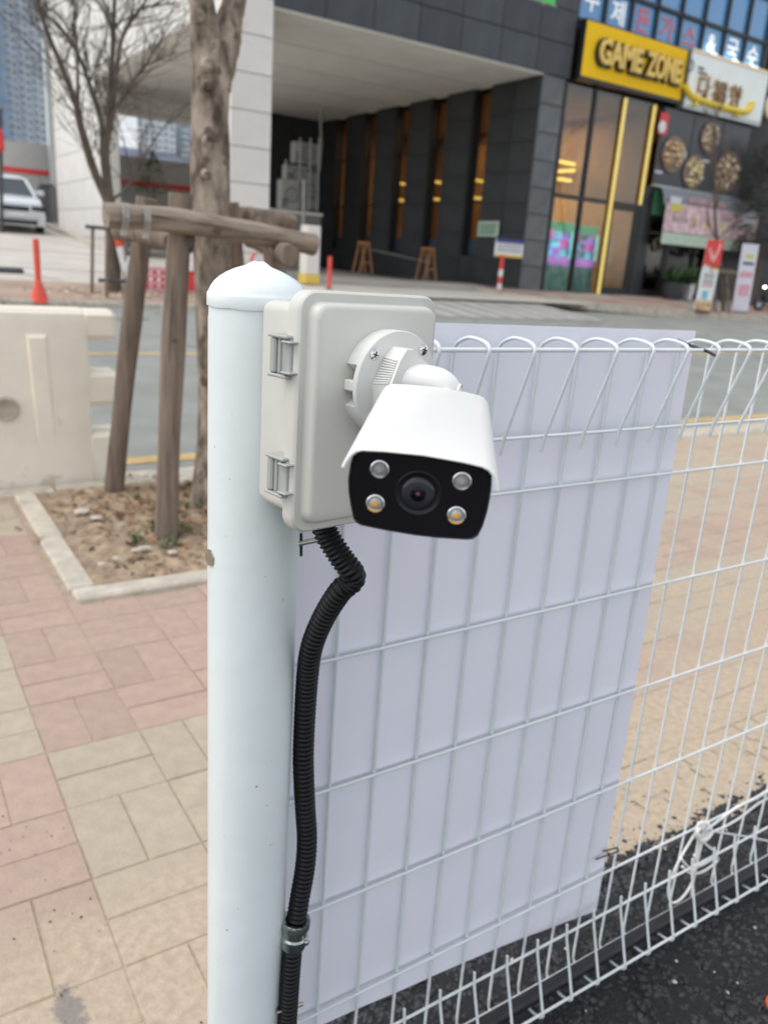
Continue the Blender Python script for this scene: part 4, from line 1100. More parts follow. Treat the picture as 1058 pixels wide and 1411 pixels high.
for (x,y,cm,sm,lab) in ((21.72,22.6,'cabinet_teal','screen_pink','claw machine with pink and blue lit panels left of the black mullion'),
                        (23.55,23.1,'cabinet_teal','screen_blue','claw machine with blue lit panels right of the black mullion')):
    t=thing('claw_machine',lab,'arcade machine',(x,y,1)); W_=.60
    MB().bbox((x-W_,y,1.0),(x+W_,y+.9,1.95),.03).part('base_cabinet',M[cm],t); MB().bbox((x-W_,y,3.15),(x+W_,y+.9,3.45),.03).part('top_sign',M['cabinet_green'],t)
    MB().bbox((x-W_,y,1.96),(x+W_,y+.9,2.22),.02).part('control_panel',M['screen_violet'],t)
    MB().box((x-W_+.05,y+.35,2.22),(x+W_-.05,y+.85,3.15)).part('display_case',M['cabinet_teal'],t)
    for j in range(3):
        MB().box((x-W_+.03,y+.02,2.22+j*.31),(x+W_-.03,y+.35,2.27+j*.31)).part('shelf',M['screen_violet'],t)
        for q in range(3):
            a=x-W_+.08+q*.36; MB().bbox((a,y+.08,2.28+j*.31),(a+.28+.04*((q+j)%2),y+.33,2.47+j*.31+.03*((q*2+j)%3)),.03).part('prize_box',M[('screen_blue','screen_violet','screen_blue','screen_blue','screen_pink')[(q+j*2)%5] if sm=='screen_pink' or q!=1 else 'cabinet_teal'],t)
    for s in (-1,1): MB().box((x+s*W_-.04,y-.01,2.22),(x+s*W_+.04,y+.05,3.15)).part('case_post',M['screen_blue'],t)
    for s in (-.25,.25): MB().lathe([(.09,0),(.09,.03),(.0001,.05)],V((x+s,y-.005,2.08)),14,ax=(0,-1,0)).part('button',M['screen_pink'],t)

# ------------------------------------------------------------------ signs
def sheetsign(n_,lab,x0,x1,z0,z1,y,d,mt,frame='sign_black'):
    t=thing(n_,lab,'sign',((x0+x1)/2,y,z0))
    MB().box((x0-.05,y+.02,z0-.12),(x1+.05,y+d,z1+.05)).part('sign_box',M[frame],t); MB().bbox((x0,y,z0),(x1,y+.03,z1),.01).part('sign_face',M[mt],t); return t
s1=sheetsign('shop_sign','yellow game zone sign with raised black edged letters',20.42,25.36,7.82,9.40,YB-.26,.24,'sign_yellow')
for txt,cx,wd in (('GAME',21.98,2.02),('ZONE',24.10,1.74)):
    text_obj(txt,1.05,.16,M['sign_black'],s1,(cx,YB-.30,8.60),'letter_backing',.06,wd+.20)
    text_obj(txt,.98,.10,M['sign_letter'],s1,(cx,YB-.40,8.62),'lettering',.03,wd)
s2=sheetsign('shop_sign','white restaurant sign with brown characters over a yellow curved tray',25.52,30.0,7.72,9.45,YB-.36,.34,'sign_white','trim')
MB().bbox((25.52,YB-.375,9.36),(30.0,YB-.02,9.50),.02).part('sign_top_strip',M['sign_cream'],s2)
for ch,u,v in (('다',970,120),('福',991,127),('향',1013,133)):
    p=at(u,v,y=YB-.42); text_obj(ch,.80,.05,M['letter_dark'],s2,p,'character',0)
    text_obj(ch,.84,.02,M['sign_cream'],s2,p+V((.02,.035,-.01)),'character_glow',.04)
tp=[at(u,v,y=YB-.44) for u,v in ((944,117),(947,126),(957,135),(985,145),(1012,152),(1026,154),(1033,150),(1036,141))]
MB().tube(spline(tp,5),.11,10).part('curved_tray',M['sign_bowl'],s2,60)
for u,v in ((959,141),(1016,156)): p=at(u,v,y=YB-.44); MB().bbox((p.x-.09,p.y-.05,p.z-.14),(p.x+.09,p.y+.05,p.z+.14),.03).part('tray_foot',M['sign_bowl'],s2)
m=MB(); c=at(950,90,y=YB-.40); m.lathe([(.20,0),(.20,.02),(.16,.02),(.16,0)],c,20,ax=(0,-1,0)); m.part('round_logo',M['print_dark'],s2)
m=MB()
for (u,v,w_) in ((966,94,.34),(968,101,.5)):
    c=at(u,v,y=YB-.39); m.box((c.x-w_/2,c.y,c.z-.035),(c.x+w_/2,c.y+.01,c.z+.035))
m.part('small_print',M['print_dark'],s2,kind='stuff')
# menu boards
def food(parent,u,v,r_,mt,plate,y=YB-.20):
    c=at(u,v,y=y); m=MB(); m.lathe([(r_,0),(r_,.02),(r_*.9,.025),(.001,.012)],c,24,ax=(0,-1,0)); p=m.part('plate_picture',M[plate],parent,40)
    m=MB()
    for k in range(34):
        q=random.uniform(0,6.3); s=r_*.80*math.sqrt(random.random()); pebble(m,c+V((s*math.cos(q),-.02,s*math.sin(q))),r_*.20)
    m.part('food_picture',M[mt],p,kind='stuff')
mb=[]
for k,(x0_,x1_,lab) in enumerate(((24.78,26.42,'dark menu board with a red logo above a dish of red food'),(26.46,28.12,'dark menu board with a bowl of pale yellow food'),(28.16,29.80,'dark menu board with a pile of orange food'))):
    t=thing('menu_board',lab,'menu board',((x0_+x1_)/2,YB-.1,4.95),'dark menu boards above the restaurant door')
    MB().bbox((x0_,YB-.16,5.0),(x1_,YB-.04,7.55),.02).part('board_panel',M['menu_panel'],t); mb.append(t)
    MB().box((x0_,YB-.19,4.93),(x1_,YB-.03,4.995)).part('bottom_rail',M['trim'],t)
food(mb[0],927,213,.62,'food_red','plate_dark'); food(mb[0],940,214,.18,'print_white','plate_white'); food(mb[1],955,237,.60,'food_yellow','plate_dark'); food(mb[1],978,190,.54,'food_orange','plate_dark')
food(mb[2],1001,238,.74,'food_orange','plate_dark'); food(mb[2],990,252,.3,'food_red','plate_dark')
p=at(914,170,y=YB-.175); MB().box((p.x-.22,p.y,p.z-.36),(p.x+.24,p.y+.01,p.z+.34)).part('red_emblem',M['red'],mb[0])
MB().lathe([(.2,0),(.001,.02)],p+V((-.05,-.005,-.12)),14,ax=(0,-1,0)).part('emblem_figure',M['print_white'],mb[0])
m=MB()
for (u,v) in ((907,237),):
    c=at(u,v,y=YB-.17); m.box((c.x-.2,c.y,c.z-.04),(c.x+.2,c.y+.005,c.z+.04))
m.part('small_print',M['print_grey'],mb[0],kind='stuff')
for t,(u,v) in ((mb[1],(972,222)),(mb[2],(1006,212))):
    c=at(u,v,y=YB-.17); MB().box((c.x-.22,c.y,c.z-.04),(c.x+.22,c.y+.005,c.z+.04)).part('small_print',M['print_grey'],t,kind='stuff')
# awning with banner
aw=thing('shop_awning','grey curved awning with a pink printed banner along its front','awning',(28,YB-1.2,4))
YA=21.05
l0,l1=at(917,287,y=YA),at(1030,305,y=YA)
xa,xb=l0.x,l1.x+.6
m=MB(); secs=[]
for (y,z) in ((YB-.1,4.95),(YB-.2,4.93),(YB-.30,4.84),(YA+.05,4.66),(YA,4.35)): secs.append([V((xa-.15,y,z)),V((xb,y,z)),V((xb,y+.02,z-.03)),V((xa-.15,y+.02,z-.03))])
m.loops(secs); m.part('awning_cover',M['awning_grey'],aw,50)
MB().box((xa,YA-.03,3.42),(xb,YA+.01,4.42)).part('awning_banner',M['awning_pink'],aw)
def patch(u,v,w_,h_,mt,name,par=aw,y=YA-.045,kind=None): c=at(u,v,y=y); return MB().box((c.x-w_/2,c.y,c.z-h_/2),(c.x+w_/2,c.y+.01,c.z+h_/2)).part(name,M[mt],par,kind=kind)
patch(931,276,.62,.24,'awning_white','banner_print'); patch(932,286,.62,.26,'awning_yellow','banner_print'); 
m=MB()
for k in range(9):
    c=at(952+k*5.6,276+k*.95,y=YA-.05); m.box((c.x-.07,c.y,c.z-.09),(c.x+.07,c.y+.01,c.z+.09))
m.part('small_print',M['print_pink'],aw,kind='stuff')
MB().box((xa,YA-.02,2.98),(xb-.9,YA+.0,3.40)).part('hanging_strip',M['print_green'],aw)
patch(957,307,.36,.30,'food_orange','strip_picture'); patch(975,310,.34,.30,'food_red','strip_picture'); patch(997,314,.34,.32,'food_yellow','strip_picture')
m=MB()
for k in range(4):
    c=at(928+k*5.4,301+k*.7,y=YA-.04); m.box((c.x-.07,c.y,c.z-.015),(c.x+.07,c.y+.01,c.z+.015)); m.box((c.x-.015,c.y,c.z-.10),(c.x+.015,c.y+.01,c.z+.10)); m.box((c.x-.06,c.y,c.z-.11),(c.x+.07,c.y+.01,c.z-.085))
m.part('small_print',M['print_dark'],aw,kind='stuff')
m=MB(); c=at(1028,303,y=YA); m.tube([c+V((-.5,.0,-.2)),c+V((.2,.0,.05)),c+V((.55,.2,.45))],[.22,.26,.12],8); m.part('rolled_cover',M['awning_white'],aw,50)
# standing banners
def stand_banner(lab,u0,v0,u1,v1,wd,y,parts):
    b=at(u0,v0,y=y); t_=at(u1,v1,y=y); t=thing('standing_banner',lab,'banner',b); ax=(t_-b); L=ax.length; ax.normalize(); sx=V((1,-.35,0)).normalized()
    nrm=sx.cross(ax).normalized(); nrm = -nrm if nrm.y>0 else nrm
    def quad(a,b2,c0,c1,mt,name,off=0,kind=None):
        P=[b+ax*(L*a)+sx*(wd*(c0-.5)),b+ax*(L*a)+sx*(wd*(c1-.5)),b+ax*(L*b2)+sx*(wd*(c1-.5)),b+ax*(L*b2)+sx*(wd*(c0-.5))]
        return MB().prism([p+nrm*off for p in P],nrm*.008).part(name,M[mt],t,kind=kind)
    quad(0,1,0,1,parts[0],'banner_sheet')
    for (a,b2,c0,c1,mt,nm) in parts[1]: quad(a,b2,c0,c1,mt,nm,.009,'stuff' if nm=='small_print' else None)
    MB().bbox((b.x-wd*.55,b.y-.15,b.z-.03),(b.x+wd*.55,b.y+.3,b.z+.05),.02).part('stand_foot',M['print_dark'],t)
    MB().tube([b-nrm*.03,t_-nrm*.03],.015,6).part('stand_pole',M['trim'],t)
    return t,b,ax,sx,L,nrm
tx=[(.62,1,0,1,'red','banner_print'),(.605,.66,.05,.48,'print_white','banner_print'),(.605,.66,.5,.95,'print_yellow','banner_print'),(.18,.30,.30,.62,'print_cyan','banner_print'),(0,.03,0,1,'red','banner_print'),(.03,.17,.05,.95,'food_red','banner_print'),(.36,.375,.15,.85,'red','small_print')]
for row in (.52,.43):
    for k in range(4): tx+= [(row,row+.012,.18+k*.17,.31+k*.17,'print_dark','small_print'),(row-.03,row+.05,.235+k*.17,.255+k*.17,'print_dark','small_print'),(row-.035,row-.022,.19+k*.17,.30+k*.17,'print_dark','small_print')]
t1,b,ax,sx,L,nrm=stand_banner('leaning white and red standing banner beside the thin tree',966,430,986,331,.62,17.6,('print_white',tx))
pts=[b+ax*(L*q)+sx*(.62*(c_-.5))+nrm*.02 for q,c_ in ((.90,.22),(.82,.30),(.76,.45),(.78,.62),(.86,.74),(.96,.82))]
MB().tube(spline(pts,4),.016,6).part('white_emblem',M['print_white'],t1)
pts=[b+ax*(L*q)+sx*(.62*(c_-.5))+nrm*.02 for q,c_ in ((.84,.45),(.74,.40),(.72,.60),(.80,.66))]
MB().tube(spline(pts,4),.012,6).part('white_emblem',M['print_white'],t1)
tx=[(.80,.85,.3,.8,'awning_yellow','banner_print'),(.70,.74,.2,.85,'print_dark','small_print'),(.52,.60,.1,.9,'print_pink','banner_print'),(.25,.42,.2,.85,'print_pink','banner_print')]
stand_banner('pale grey standing banner right of the thin tree',1018,431,1034,336,.66,17.9,('print_grey',tx))
# pots, plants, motorbike wheel
for (u,v,s,hgt,mt,lab) in ((925,402,.42,.62,'pot','large dark plant pot by the restaurant window'),(947,408,.22,.62,'print_white','white square plant pot behind the red banner')):
    c=at(u,v,y=20.9); c.z=rz(c.x,c.y)+.01; t=thing('potted_plant',lab,'plant',c)
    MB().lathe([(s*.7,0),(s*.95,hgt*.5),(s,hgt),(s*.9,hgt),(s*.85,hgt*.85),(.001,hgt*.85)],c,20 if mt=='pot' else 4).part('pot',M[mt],t,40)
    m=MB()
    for k in range(70):
        q=random.uniform(0,6.3); a=random.uniform(.3,1.1); d=V((math.cos(q)*math.cos(a),math.sin(q)*math.cos(a),math.sin(a))); Lf=random.uniform(.5,1.2)
        p0=c+V((0,0,hgt*.8)); sd=V((-math.sin(q),math.cos(q),0))*.05
        m.add([p0,p0+d*Lf*.6-sd,p0+d*Lf+V((0,0,-.12)),p0+d*Lf*.6+sd],[(0,1,2,3)])
    m.part('leaves',M['plant'],t)
c=at(1047,410,y=18.6); c.z=rz(c.x,c.y)+.32; t=thing('motorbike','dark parked scooter partly hidden behind the pale standing banner','scooter',c-V((0,0,.32)))
for dx in (0,1.15):
    m=MB(); 
    ringp=[c+V((dx+.27*math.cos(2*math.pi*k/20),0,.27*math.sin(2*math.pi*k/20))) for k in range(21)]; m.tube(ringp,.055,8,cap=False); w1=m.part('wheel',M['rubber_black'],t,60)
    MB().lathe([(.2,-.02),(.2,.02),(.05,.05),(.05,-.05)],c+V((dx,0,0)),16,ax=(0,1,0)).part('rim',M['trim'],w1)
MB().bbox((c.x+.15,c.y-.15,c.z+.0),(c.x+1.35,c.y+.15,c.z+.42),.08).part('body',M['car_black'],t); MB().bbox((c.x+.55,c.y-.14,c.z+.42),(c.x+1.35,c.y+.14,c.z+.55),.05).part('saddle',M['rubber_black'],t)
MB().tube([c,c+V((.18,0,.45)),c+V((.25,0,.72))],.04,8).tube([c+V((.25,-.3,.75)),c+V((.25,.3,.75))],.02,6).part('steering_column',M['car_black'],t)
MB().lathe([(.04,0),(.035,.03),(.001,.04)],c+V((.12,-.02,.55)),12,ax=(-1,-.4,0)).part('headlight',M['lamp_white'],t)
# notices near the corner
def notice(lab,u0,v0,u1,v1,y,lines,band,post=None,x=None):
    a=at(u0,v0,y=y) if x is None else at(u0,v0,x=x); b=at(u1,v1,y=y) if x is None else at(u1,v1,x=x)
    t=thing('notice_board',lab,'notice',(a+b)/2)
    if x is None:
        MB().box((a.x,y,b.z),(b.x,y+.04,a.z)).part('notice_panel',M[band[0]],t)
        if band[1]:
            MB().box((a.x,y-.005,a.z-(a.z-b.z)*.22),(b.x,y,a.z)).part('notice_band',M[band[1]],t); MB().box((a.x,y-.005,b.z),(b.x,y,b.z+(a.z-b.z)*.14)).part('notice_band',M[band[2]],t)
        m=MB()
        for k in range(lines):
            z=a.z-(a.z-b.z)*(.32+.5*k/max(1,lines)); 
            for j in range(7): xx=a.x+(b.x-a.x)*(.08+.125*j); m.box((xx,y-.004,z-.03),(xx+(b.x-a.x)*.085,y-.001,z+.012))
        m.part('small_print',M['print_dark'],t,kind='stuff')
    else:
        MB().box((x-.03,b.y,b.z),(x,a.y,a.z)).part('notice_panel',M[band[0]],t)
        m=MB()
        for k in range(3): z=a.z-(a.z-b.z)*(.25+.25*k); m.box((x-.036,b.y+(a.y-b.y)*.1,z-.04),(x-.031,b.y+(a.y-b.y)*.9,z+.03))
        m.part('small_print',M['green_dark'],t,kind='stuff')
    return t
notice('small green and white notice on the dark wall',660,305,686,326,None,3,('print_green',None,None),x=18.99)
nt_=notice('white notice with blue top band and yellow foot near the corner',684,328,719,356,21.2,3,('print_white','print_blue','print_yellow'))
p=at(687,400,y=21.15); m=MB(); z0=p.z
t=thing('striped_post','red and white striped post in front of the notice board','post',p)
for k in range(5): MB().cyl((p.x,p.y,p.z+k*.22),(p.x+.01,p.y,p.z+k*.22+.22),.075).part('band',M['red' if k%2==1 or k>2 else 'print_white'],t,40)

# ------------------------------------------------------------------ things in the passage
wl_=thing('planter_wall','low grey concrete wall under the air conditioners','wall',(16,32.0,.9))
a=at(378,292,y=31.8); b=at(443,296,y=31.8)
MB().bbox((a.x-3.5,31.8,.5),(b.x,32.2,a.z),.03).part('wall_face',M['pale_joint'],wl_); MB().bbox((a.x-3.55,31.75,a.z),(b.x+.05,32.25,a.z+.12),.02).part('wall_cap',M['soffit'],wl_)
def ac(u0,v0,u1,v1,y,lab):
    a=at(u0,v0,y=y); b=at(u1,v1,y=y); t=thing('air_conditioner',lab,'air conditioner',((a.x+b.x)/2,y,b.z),'outdoor units stacked in the passage')
    MB().bbox((a.x,y,b.z),(b.x,y+.45,a.z),.03).part('casing',M['ac_white'],t)
    c=V(((a.x*.42+b.x*.58),y-.005,(a.z+b.z)/2)); r_=min(b.x-a.x,a.z-b.z)*.36
    g=MB().lathe([(r_,0),(r_,.02),(r_*.93,.02),(r_*.9,-.01),(.001,-.01)],c,24,ax=(0,-1,0)).part('fan_opening',M['ac_dark'],t,40)
    m=MB()
    for k in range(5): m.lathe([(r_*(.2+.17*k)-.008,.012),(r_*(.2+.17*k)+.008,.012)],c,20,ax=(0,-1,0))
    m.part('fan_guard',M['ac_white'],g,kind='stuff')
    for k in range(3): MB().box((a.x+.05,y-.01,b.z+.1+k*.12),(a.x+.30,y,b.z+.16+k*.12)).part('vent_slot',M['ac_dark'],t)
ac(407,194,438,228,33.2,'topmost outdoor air conditioner on its bracket in the dark passage')
ac(395,226,423,256,32.6,'middle outdoor air conditioner below the topmost unit')
ac(388,246,412,290,32.2,'tall pale outdoor air conditioner standing on the grey wall')
ac(414,236,436,290,33.0,'grey outdoor air conditioner behind the thin pole')
fr_=thing('steel_bracket','pale steel frame carrying the stacked air conditioners','bracket',at(420,290,y=32.9))
for u in (391,411,425,437):
    MB().tube([at(u,292,y=32.5),at(u+3,190+ (30 if u<400 else 0),y=32.5)],.035,6).part('upright',M['trim'],fr_)
for v in (228,257): MB().tube([at(392,v,y=32.5),at(438,v+3,y=32.5)],.03,6).part('crossbar',M['trim'],fr_)
tag(MB().tube([at(418,318,y=27),at(419,248,y=27)],.055,10).part('thin_pole',M['ac_white'],smooth=60),'thin grey pole standing before the air conditioners','pole')
tag(MB().tube([at(441,150,y=33),at(443,200,y=33),at(440,236,y=33.0),at(428,236,y=33.1)],.05,8).part('drain_pipe',M['ac_white'],smooth=60),'pale drain pipe running down the wall of the passage','pipe')
p=at(425,391,y=20.5); t=thing('white_pillar','short white square pillar with yellow painted foot','pillar',p)
MB().bbox((p.x-.20,p.y-.2,p.z+.26),(p.x+.22,p.y+.2,p.z+1.52),.02).part('shaft',M['pale_stone'],t); MB().bbox((p.x-.22,p.y-.22,p.z),(p.x+.24,p.y+.22,p.z+.26),.02).part('yellow_foot',M['print_yellow'],t)
p=at(453,399,y=19.5); t=thing('red_bollard','slim red flexible bollard by the driveway','bollard',p)
MB().cyl((p.x,p.y,p.z),(p.x,p.y,p.z+.85),.055).part('shaft',M['red_orange'],t,50); MB().cyl((p.x,p.y,p.z+.5),(p.x,p.y,p.z+.62),.058).part('reflective_band',M['red'],t,50); MB().cyl((p.x,p.y,p.z-.02),(p.x,p.y,p.z+.03),.12).part('base',M['print_dark'],t,50)
def aframe(u,v,h,y,lab):
    p=at(u,v,y=y); t=thing('trestle',lab,'trestle',p,'orange wooden trestles along the dark wall')
    for s in (-1,1):
        for q in (0,.5): MB().box((-.027,-.027,0),(.027,.027,1),Matrix.Translation(p+V((s*.27,q,0)))@Matrix.Shear('XY',4,(-s*.22/ (h),0)) @ Matrix.Diagonal((1,1,h,1))).part('leg',M['wood'],t)
    MB().box((p.x-.17,p.y-.03,p.z+h*.33),(p.x+.17,p.y+.03,p.z+h*.38)).part('brace',M['wood'],t); MB().box((p.x-.09,p.y-.05,p.z+h-.06),(p.x+.09,p.y+.56,p.z+h+.03)).part('top_rail',M['wood'],t)
aframe(592,387,1.10,24.2,'orange wooden trestle by the dark wall, nearer the corner')
aframe(504,377,1.08,26.2,'orange wooden trestle deeper inside the passage')
MB().tube([at(510,370,y=25.6)+V((0,0,.65)),at(592,387,y=24.4)+V((0,0,.62))],.012,6).part('rope',M['trim'])
bpy.data.objects['rope']['label']='thin rope hanging between the two orange trestles'; bpy.data.objects['rope']['category']='rope'

# ------------------------------------------------------------------ car park: car, cones, lattice, wall, posts
def cone(u,v,y,h,lab,bend=0):
    p=at(u,v,y=y); t=thing('traffic_cone',lab,'cone',p,'red cones')
    k=h/1.12
    MB().lathe([(.185*k,0),(.185*k,.03),(.165*k,.035),(.06*k,.36),(.055*k,.40)],p,24,cap=True).part('cone_base',M['red_orange'],t,40)
    MB().tube([p+V((0,0,.38*k)),p+V((0,0,.8*k)),p+V((bend*.3,0,1.0*k)),p+V((bend,0,1.1*k))],[.052*k,.055*k,.056*k,.05*k],14).part('cone_post',M['red_orange'],t,50)
    return t,p
cone(55,417,15.95,1.12,'tall red cone post at the kerb left of the small tree')
cone(346,392,16.4,.66,'red cone with a bent top behind the white post cap',.10)
a=at(182,405,y=17.0); b=at(160,314,y=17.1); t=thing('leaning_post','white post with a red top leaning beside the small tree','post',a)
MB().tube([a,a.lerp(b,.72)],.085,12).part('white_shaft',M['print_white'],t,50); MB().tube([a.lerp(b,.72),b],.088,12).part('red_top',M['red_orange'],t,50)
t=thing('lattice_barrier','red and white plastic lattice barrier behind the log stakes','barrier',at(218,402,y=17.6))
a=at(203,370,y=17.6); b=at(236,400,y=17.6)
for k in range(4): MB().box((a.x+(b.x-a.x)*k/3-.05,17.6,b.z),(a.x+(b.x-a.x)*k/3+.05,17.66,a.z)).part('upright',M['red'],t)
for k in range(4): MB().box((a.x,17.59,b.z+(a.z-b.z)*k/3-.04),(b.x,17.67,b.z+(a.z-b.z)*k/3+.04)).part('bar',M['print_pink'],t)
MB().box((b.x+.05,17.6,b.z),(b.x+.6,17.68,a.z)).part('solid_panel',M['red'],t)
p=at(267,402,y=18.0); tag(MB().cyl(p,p+V((0,0,1.25)),.07).part('white_post',M['print_white'],smooth=50),'slim white post standing behind the forked tree','post')
p=at(8,378,y=19.5); tag(MB().bbox((p.x-.9,p.y,p.z),(p.x+.38,p.y+.18,p.z+.14),.03).part('wheel_stop',M['print_dark']),'dark rubber wheel stop on the car park','wheel stop')
# car, seen from the front
ca=at(50,320,y=30.5); S_=1.07
car=thing('parked_car','white parked car facing the road at the left edge','car',(ca.x-.8*S_,31.8,ca.z))
cx,cy,cz=ca.x-.60*S_,30.2,lotz(30.6)+.02
def CL(x,y,z): return V((cx+x*S_,cy+y*S_,cz+z*S_+.10*y*S_*.8))
def carsec(y,hw,z0,z1,tw):
    return [CL(-hw,y,z0),CL(hw,y,z0),CL(hw+.02,y,z0+(z1-z0)*.5),CL(tw,y,z1),CL(0,y,z1+.025),CL(-tw,y,z1),CL(-hw-.02,y,z0+(z1-z0)*.5)]
MB().loops([carsec(0,.78,.22,.72,.70),carsec(.05,.86,.18,.84,.78),carsec(.5,.92,.18,.95,.82),carsec(1.1,.93,.18,1.02,.84),carsec(4.3,.93,.18,1.05,.84),carsec(4.6,.86,.25,.95,.78)]).part('body',M['car_paint'],car,40)
cab=[[CL(-.80,1.1,1.0),CL(.80,1.1,1.0),CL(.82,4.3,1.03),CL(-.82,4.3,1.03)],[CL(-.62,1.85,1.50),CL(.62,1.85,1.50),CL(.64,3.7,1.53),CL(-.64,3.7,1.53)]]
MB().loops(cab).part('cabin_glass',M['car_glass'],car)
MB().loops([[CL(-.64,1.8,1.49),CL(.64,1.8,1.49),CL(.66,3.8,1.52),CL(-.66,3.8,1.52)],[CL(-.55,2.0,1.58),CL(.55,2.0,1.58),CL(.55,3.5,1.58),CL(-.55,3.5,1.58)]]).part('roof',M['car_paint'],car,50)
for s in (-1,1):
    MB().tube([CL(s*.79,1.1,1.02),CL(s*.63,1.85,1.5)],.05,6).part('windscreen_pillar',M['car_paint'],car)
    MB().bbox((cx+s*.66*S_-.20*S_,cy-.02*S_,cz+.64*S_),(cx+s*.66*S_+.20*S_,cy+.10*S_,cz+.78*S_),.03).part('headlight',M['car_black'],car)
    c=CL(s*.98,1.35,1.12); MB().bbox((c.x-.13,c.y-.08,c.z-.08),(c.x+.13,c.y+.08,c.z+.10),.03).part('door_mirror',M['car_paint'],car)
    for yy in (.9,3.6):
        c=CL(s*.82,yy,.30); w1=MB().lathe([(.34*S_,-.11*S_),(.36*S_,-.08*S_),(.36*S_,.08*S_),(.34*S_,.11*S_),(.2*S_,.11*S_)],c,24,ax=(1,0,0),cap=True).part('wheel',M['rubber_black'],car,40)
        MB().lathe([(.2*S_,-.115*S_),(.2*S_,.115*S_)],c,18,ax=(1,0,0),cap=True).part('rim',M['chrome'],w1,40)
MB().bbox((cx-.40*S_,cy-.03*S_,cz+.62*S_),(cx+.40*S_,cy+.06*S_,cz+.76*S_),.02).part('grille',M['car_black'],car)
MB().bbox((cx-.62*S_,cy-.03*S_,cz+.24*S_),(cx+.62*S_,cy+.06*S_,cz+.36*S_),.02).part('lower_grille',M['car_black'],car)
MB().bbox((cx-.24*S_,cy-.06*S_,cz+.44*S_),(cx+.24*S_,cy-.0*S_,cz+.55*S_),.01).part('number_plate',M['print_white'],car)
MB().bbox((cx-.7*S_,cy-.04*S_,cz+.40*S_),(cx+.7*S_,cy+.05*S_,cz+.42*S_),.01).part('bumper_trim',M['trim'],car)
# railings / bicycle racks right of the car
t=thing('bicycle_rack','row of dark hoops standing between the car and the pale column','rack',at(65,310,y=34))
for k in range(4):
    p=at(56+k*4.5,306,y=34); MB().tube([p,p+V((0,0,1.2)),p+V((.12,0,1.35)),p+V((.24,0,1.2)),p+V((.24,0,0))],.045,6).part('hoop',M['print_dark'],t)
# rear wall with the red stripe
rw=thing('boundary_wall','long pale grey wall with a red stripe behind the car park','wall',(8,46,2))
MB().box((-8,46,.5),(16.8,46.35,4.62)).part('lower_wall',M['lot_wall'],rw); MB().box((-8,46.04,4.86),(16.8,46.3,6.05)).part('upper_wall',M['apt_tan' if False else 'lot_wall'],rw)
MB().box((6.5,45.96,4.62),(16.8,46.36,4.86)).part('red_stripe',M['red'],rw)
for k in range(14): MB().box((-8+k*1.8,45.99,.5),(-7.96+k*1.8,46.0,4.6)).part('joint',M['pale_joint'],rw)
c=at(212,246,y=44.5); t=thing('small_conifer','small yellow green conifer in front of the striped wall','shrub',c-V((0,0,.8)))
m=MB()
for k in range(500):
    h=random.random(); r_=.95*(1-h)*random.random()**.5; q=random.uniform(0,6.3); p=c+V((r_*math.cos(q),r_*math.sin(q),-.8+2.0*h)); s=random.uniform(.06,.14)
    m.add([p,p+V((s*math.cos(q),s*math.sin(q),s*.6)),p+V((s*.4*math.cos(q+1),s*.4*math.sin(q+1),s))],[(0,1,2)])
m.part('foliage',M['weed'],t); MB().cyl(c-V((0,0,3.2)),c,.07,.03).part('trunk',M['bark_dark'],t)
# roadside lamp sign at the far left
p=at(2,255,y=30); t=thing('lamp_sign','small red lit sign on a thin dark pole at the left edge','sign',at(2,320,y=30))
MB().tube([at(3,322,y=30),at(1,150,y=30)],.06,8).part('pole',M['print_dark'],t); q=at(2,194,y=30); MB().bbox((q.x-.35,29.8,q.z-.32),(q.x+.06,30.05,q.z+.32),.04).part('sign_face',M['red'],t)
# ------------------------------------------------------------------ far apartment blocks
def block(lab,x0,x1,y0,y1,z1,mt,cols,rows,wm='apt_window',zb_=14,balc=True,name='apartment_block'):
    t=thing(name,lab,'apartment block' if balc else 'building',((x0+x1)/2,(y0+y1)/2,0))
    MB().box((x0,y0,0),(x1,y1,z1)).part('wall',M[mt],t)
    m=MB(); m2=MB(); cw=(x1-x0)/cols; rh=(z1-zb_)/rows
    for i in range(cols):
        for j in range(rows):
            a=x0+(i+.16)*cw; z=zb_+(j+.25)*rh
            m.box((a,y0-.12,z),(a+cw*.68,y0+.05,z+rh*.55))
            if balc and i%2==0: m2.box((a-cw*.1,y0-.7,z-rh*.22),(a+cw*.8,y0-.1,z-.02))
    m.part('windows',M[wm],t,kind='stuff')
    if balc: m2.part('balconies',M['apt_white'],t,kind='stuff')
    MB().box((x0-.2,y0-.2,z1),(x1+.2,y1+.2,z1+.8)).part('parapet',M[mt],t)
    return t
block('pale slim apartment tower beside the grey building edge',22.6,31,150,166,64,'apt_white',9,44)
block('tall blue glazed tower at the far left behind the trees',19.5,21.2,140,152,60,'apt_blue',2,22,'apt_grey',balc=False,name='glass_tower')
block('tan tower slice at the far left edge',16.2,19.0,136,150,60,'apt_tan',2,20,'apt_window',balc=False,name='tan_tower')
block('pale apartment block seen through the opening under the building, left one',57,66,200,215,34,'apt_white',6,14)
block('pale apartment block seen through the opening under the building, right one',69,80,205,220,31,'apt_grey',6,12)
t=thing('low_building','low building with a dark blue roof beyond the striped wall','building',(31,100,5))
a=at(168,212,y=100); b=at(250,222,y=100)
MB().box((a.x-4,100,0),(b.x+4,112,9.3)).part('wall',M['lot_wall'],t); m=MB(); z=9.3
m.add([(a.x-4.5,99.5,z),(b.x+4.5,99.5,z),(b.x+4.5,112.5,z),(a.x-4.5,112.5,z),(a.x-1,106,z+3.4),(b.x+1,106,z+3.4)],[(0,1,5,4),(1,2,5),(2,3,4,5),(3,0,4),(0,3,2,1)]); m.part('roof',M['roof_blue'],t)
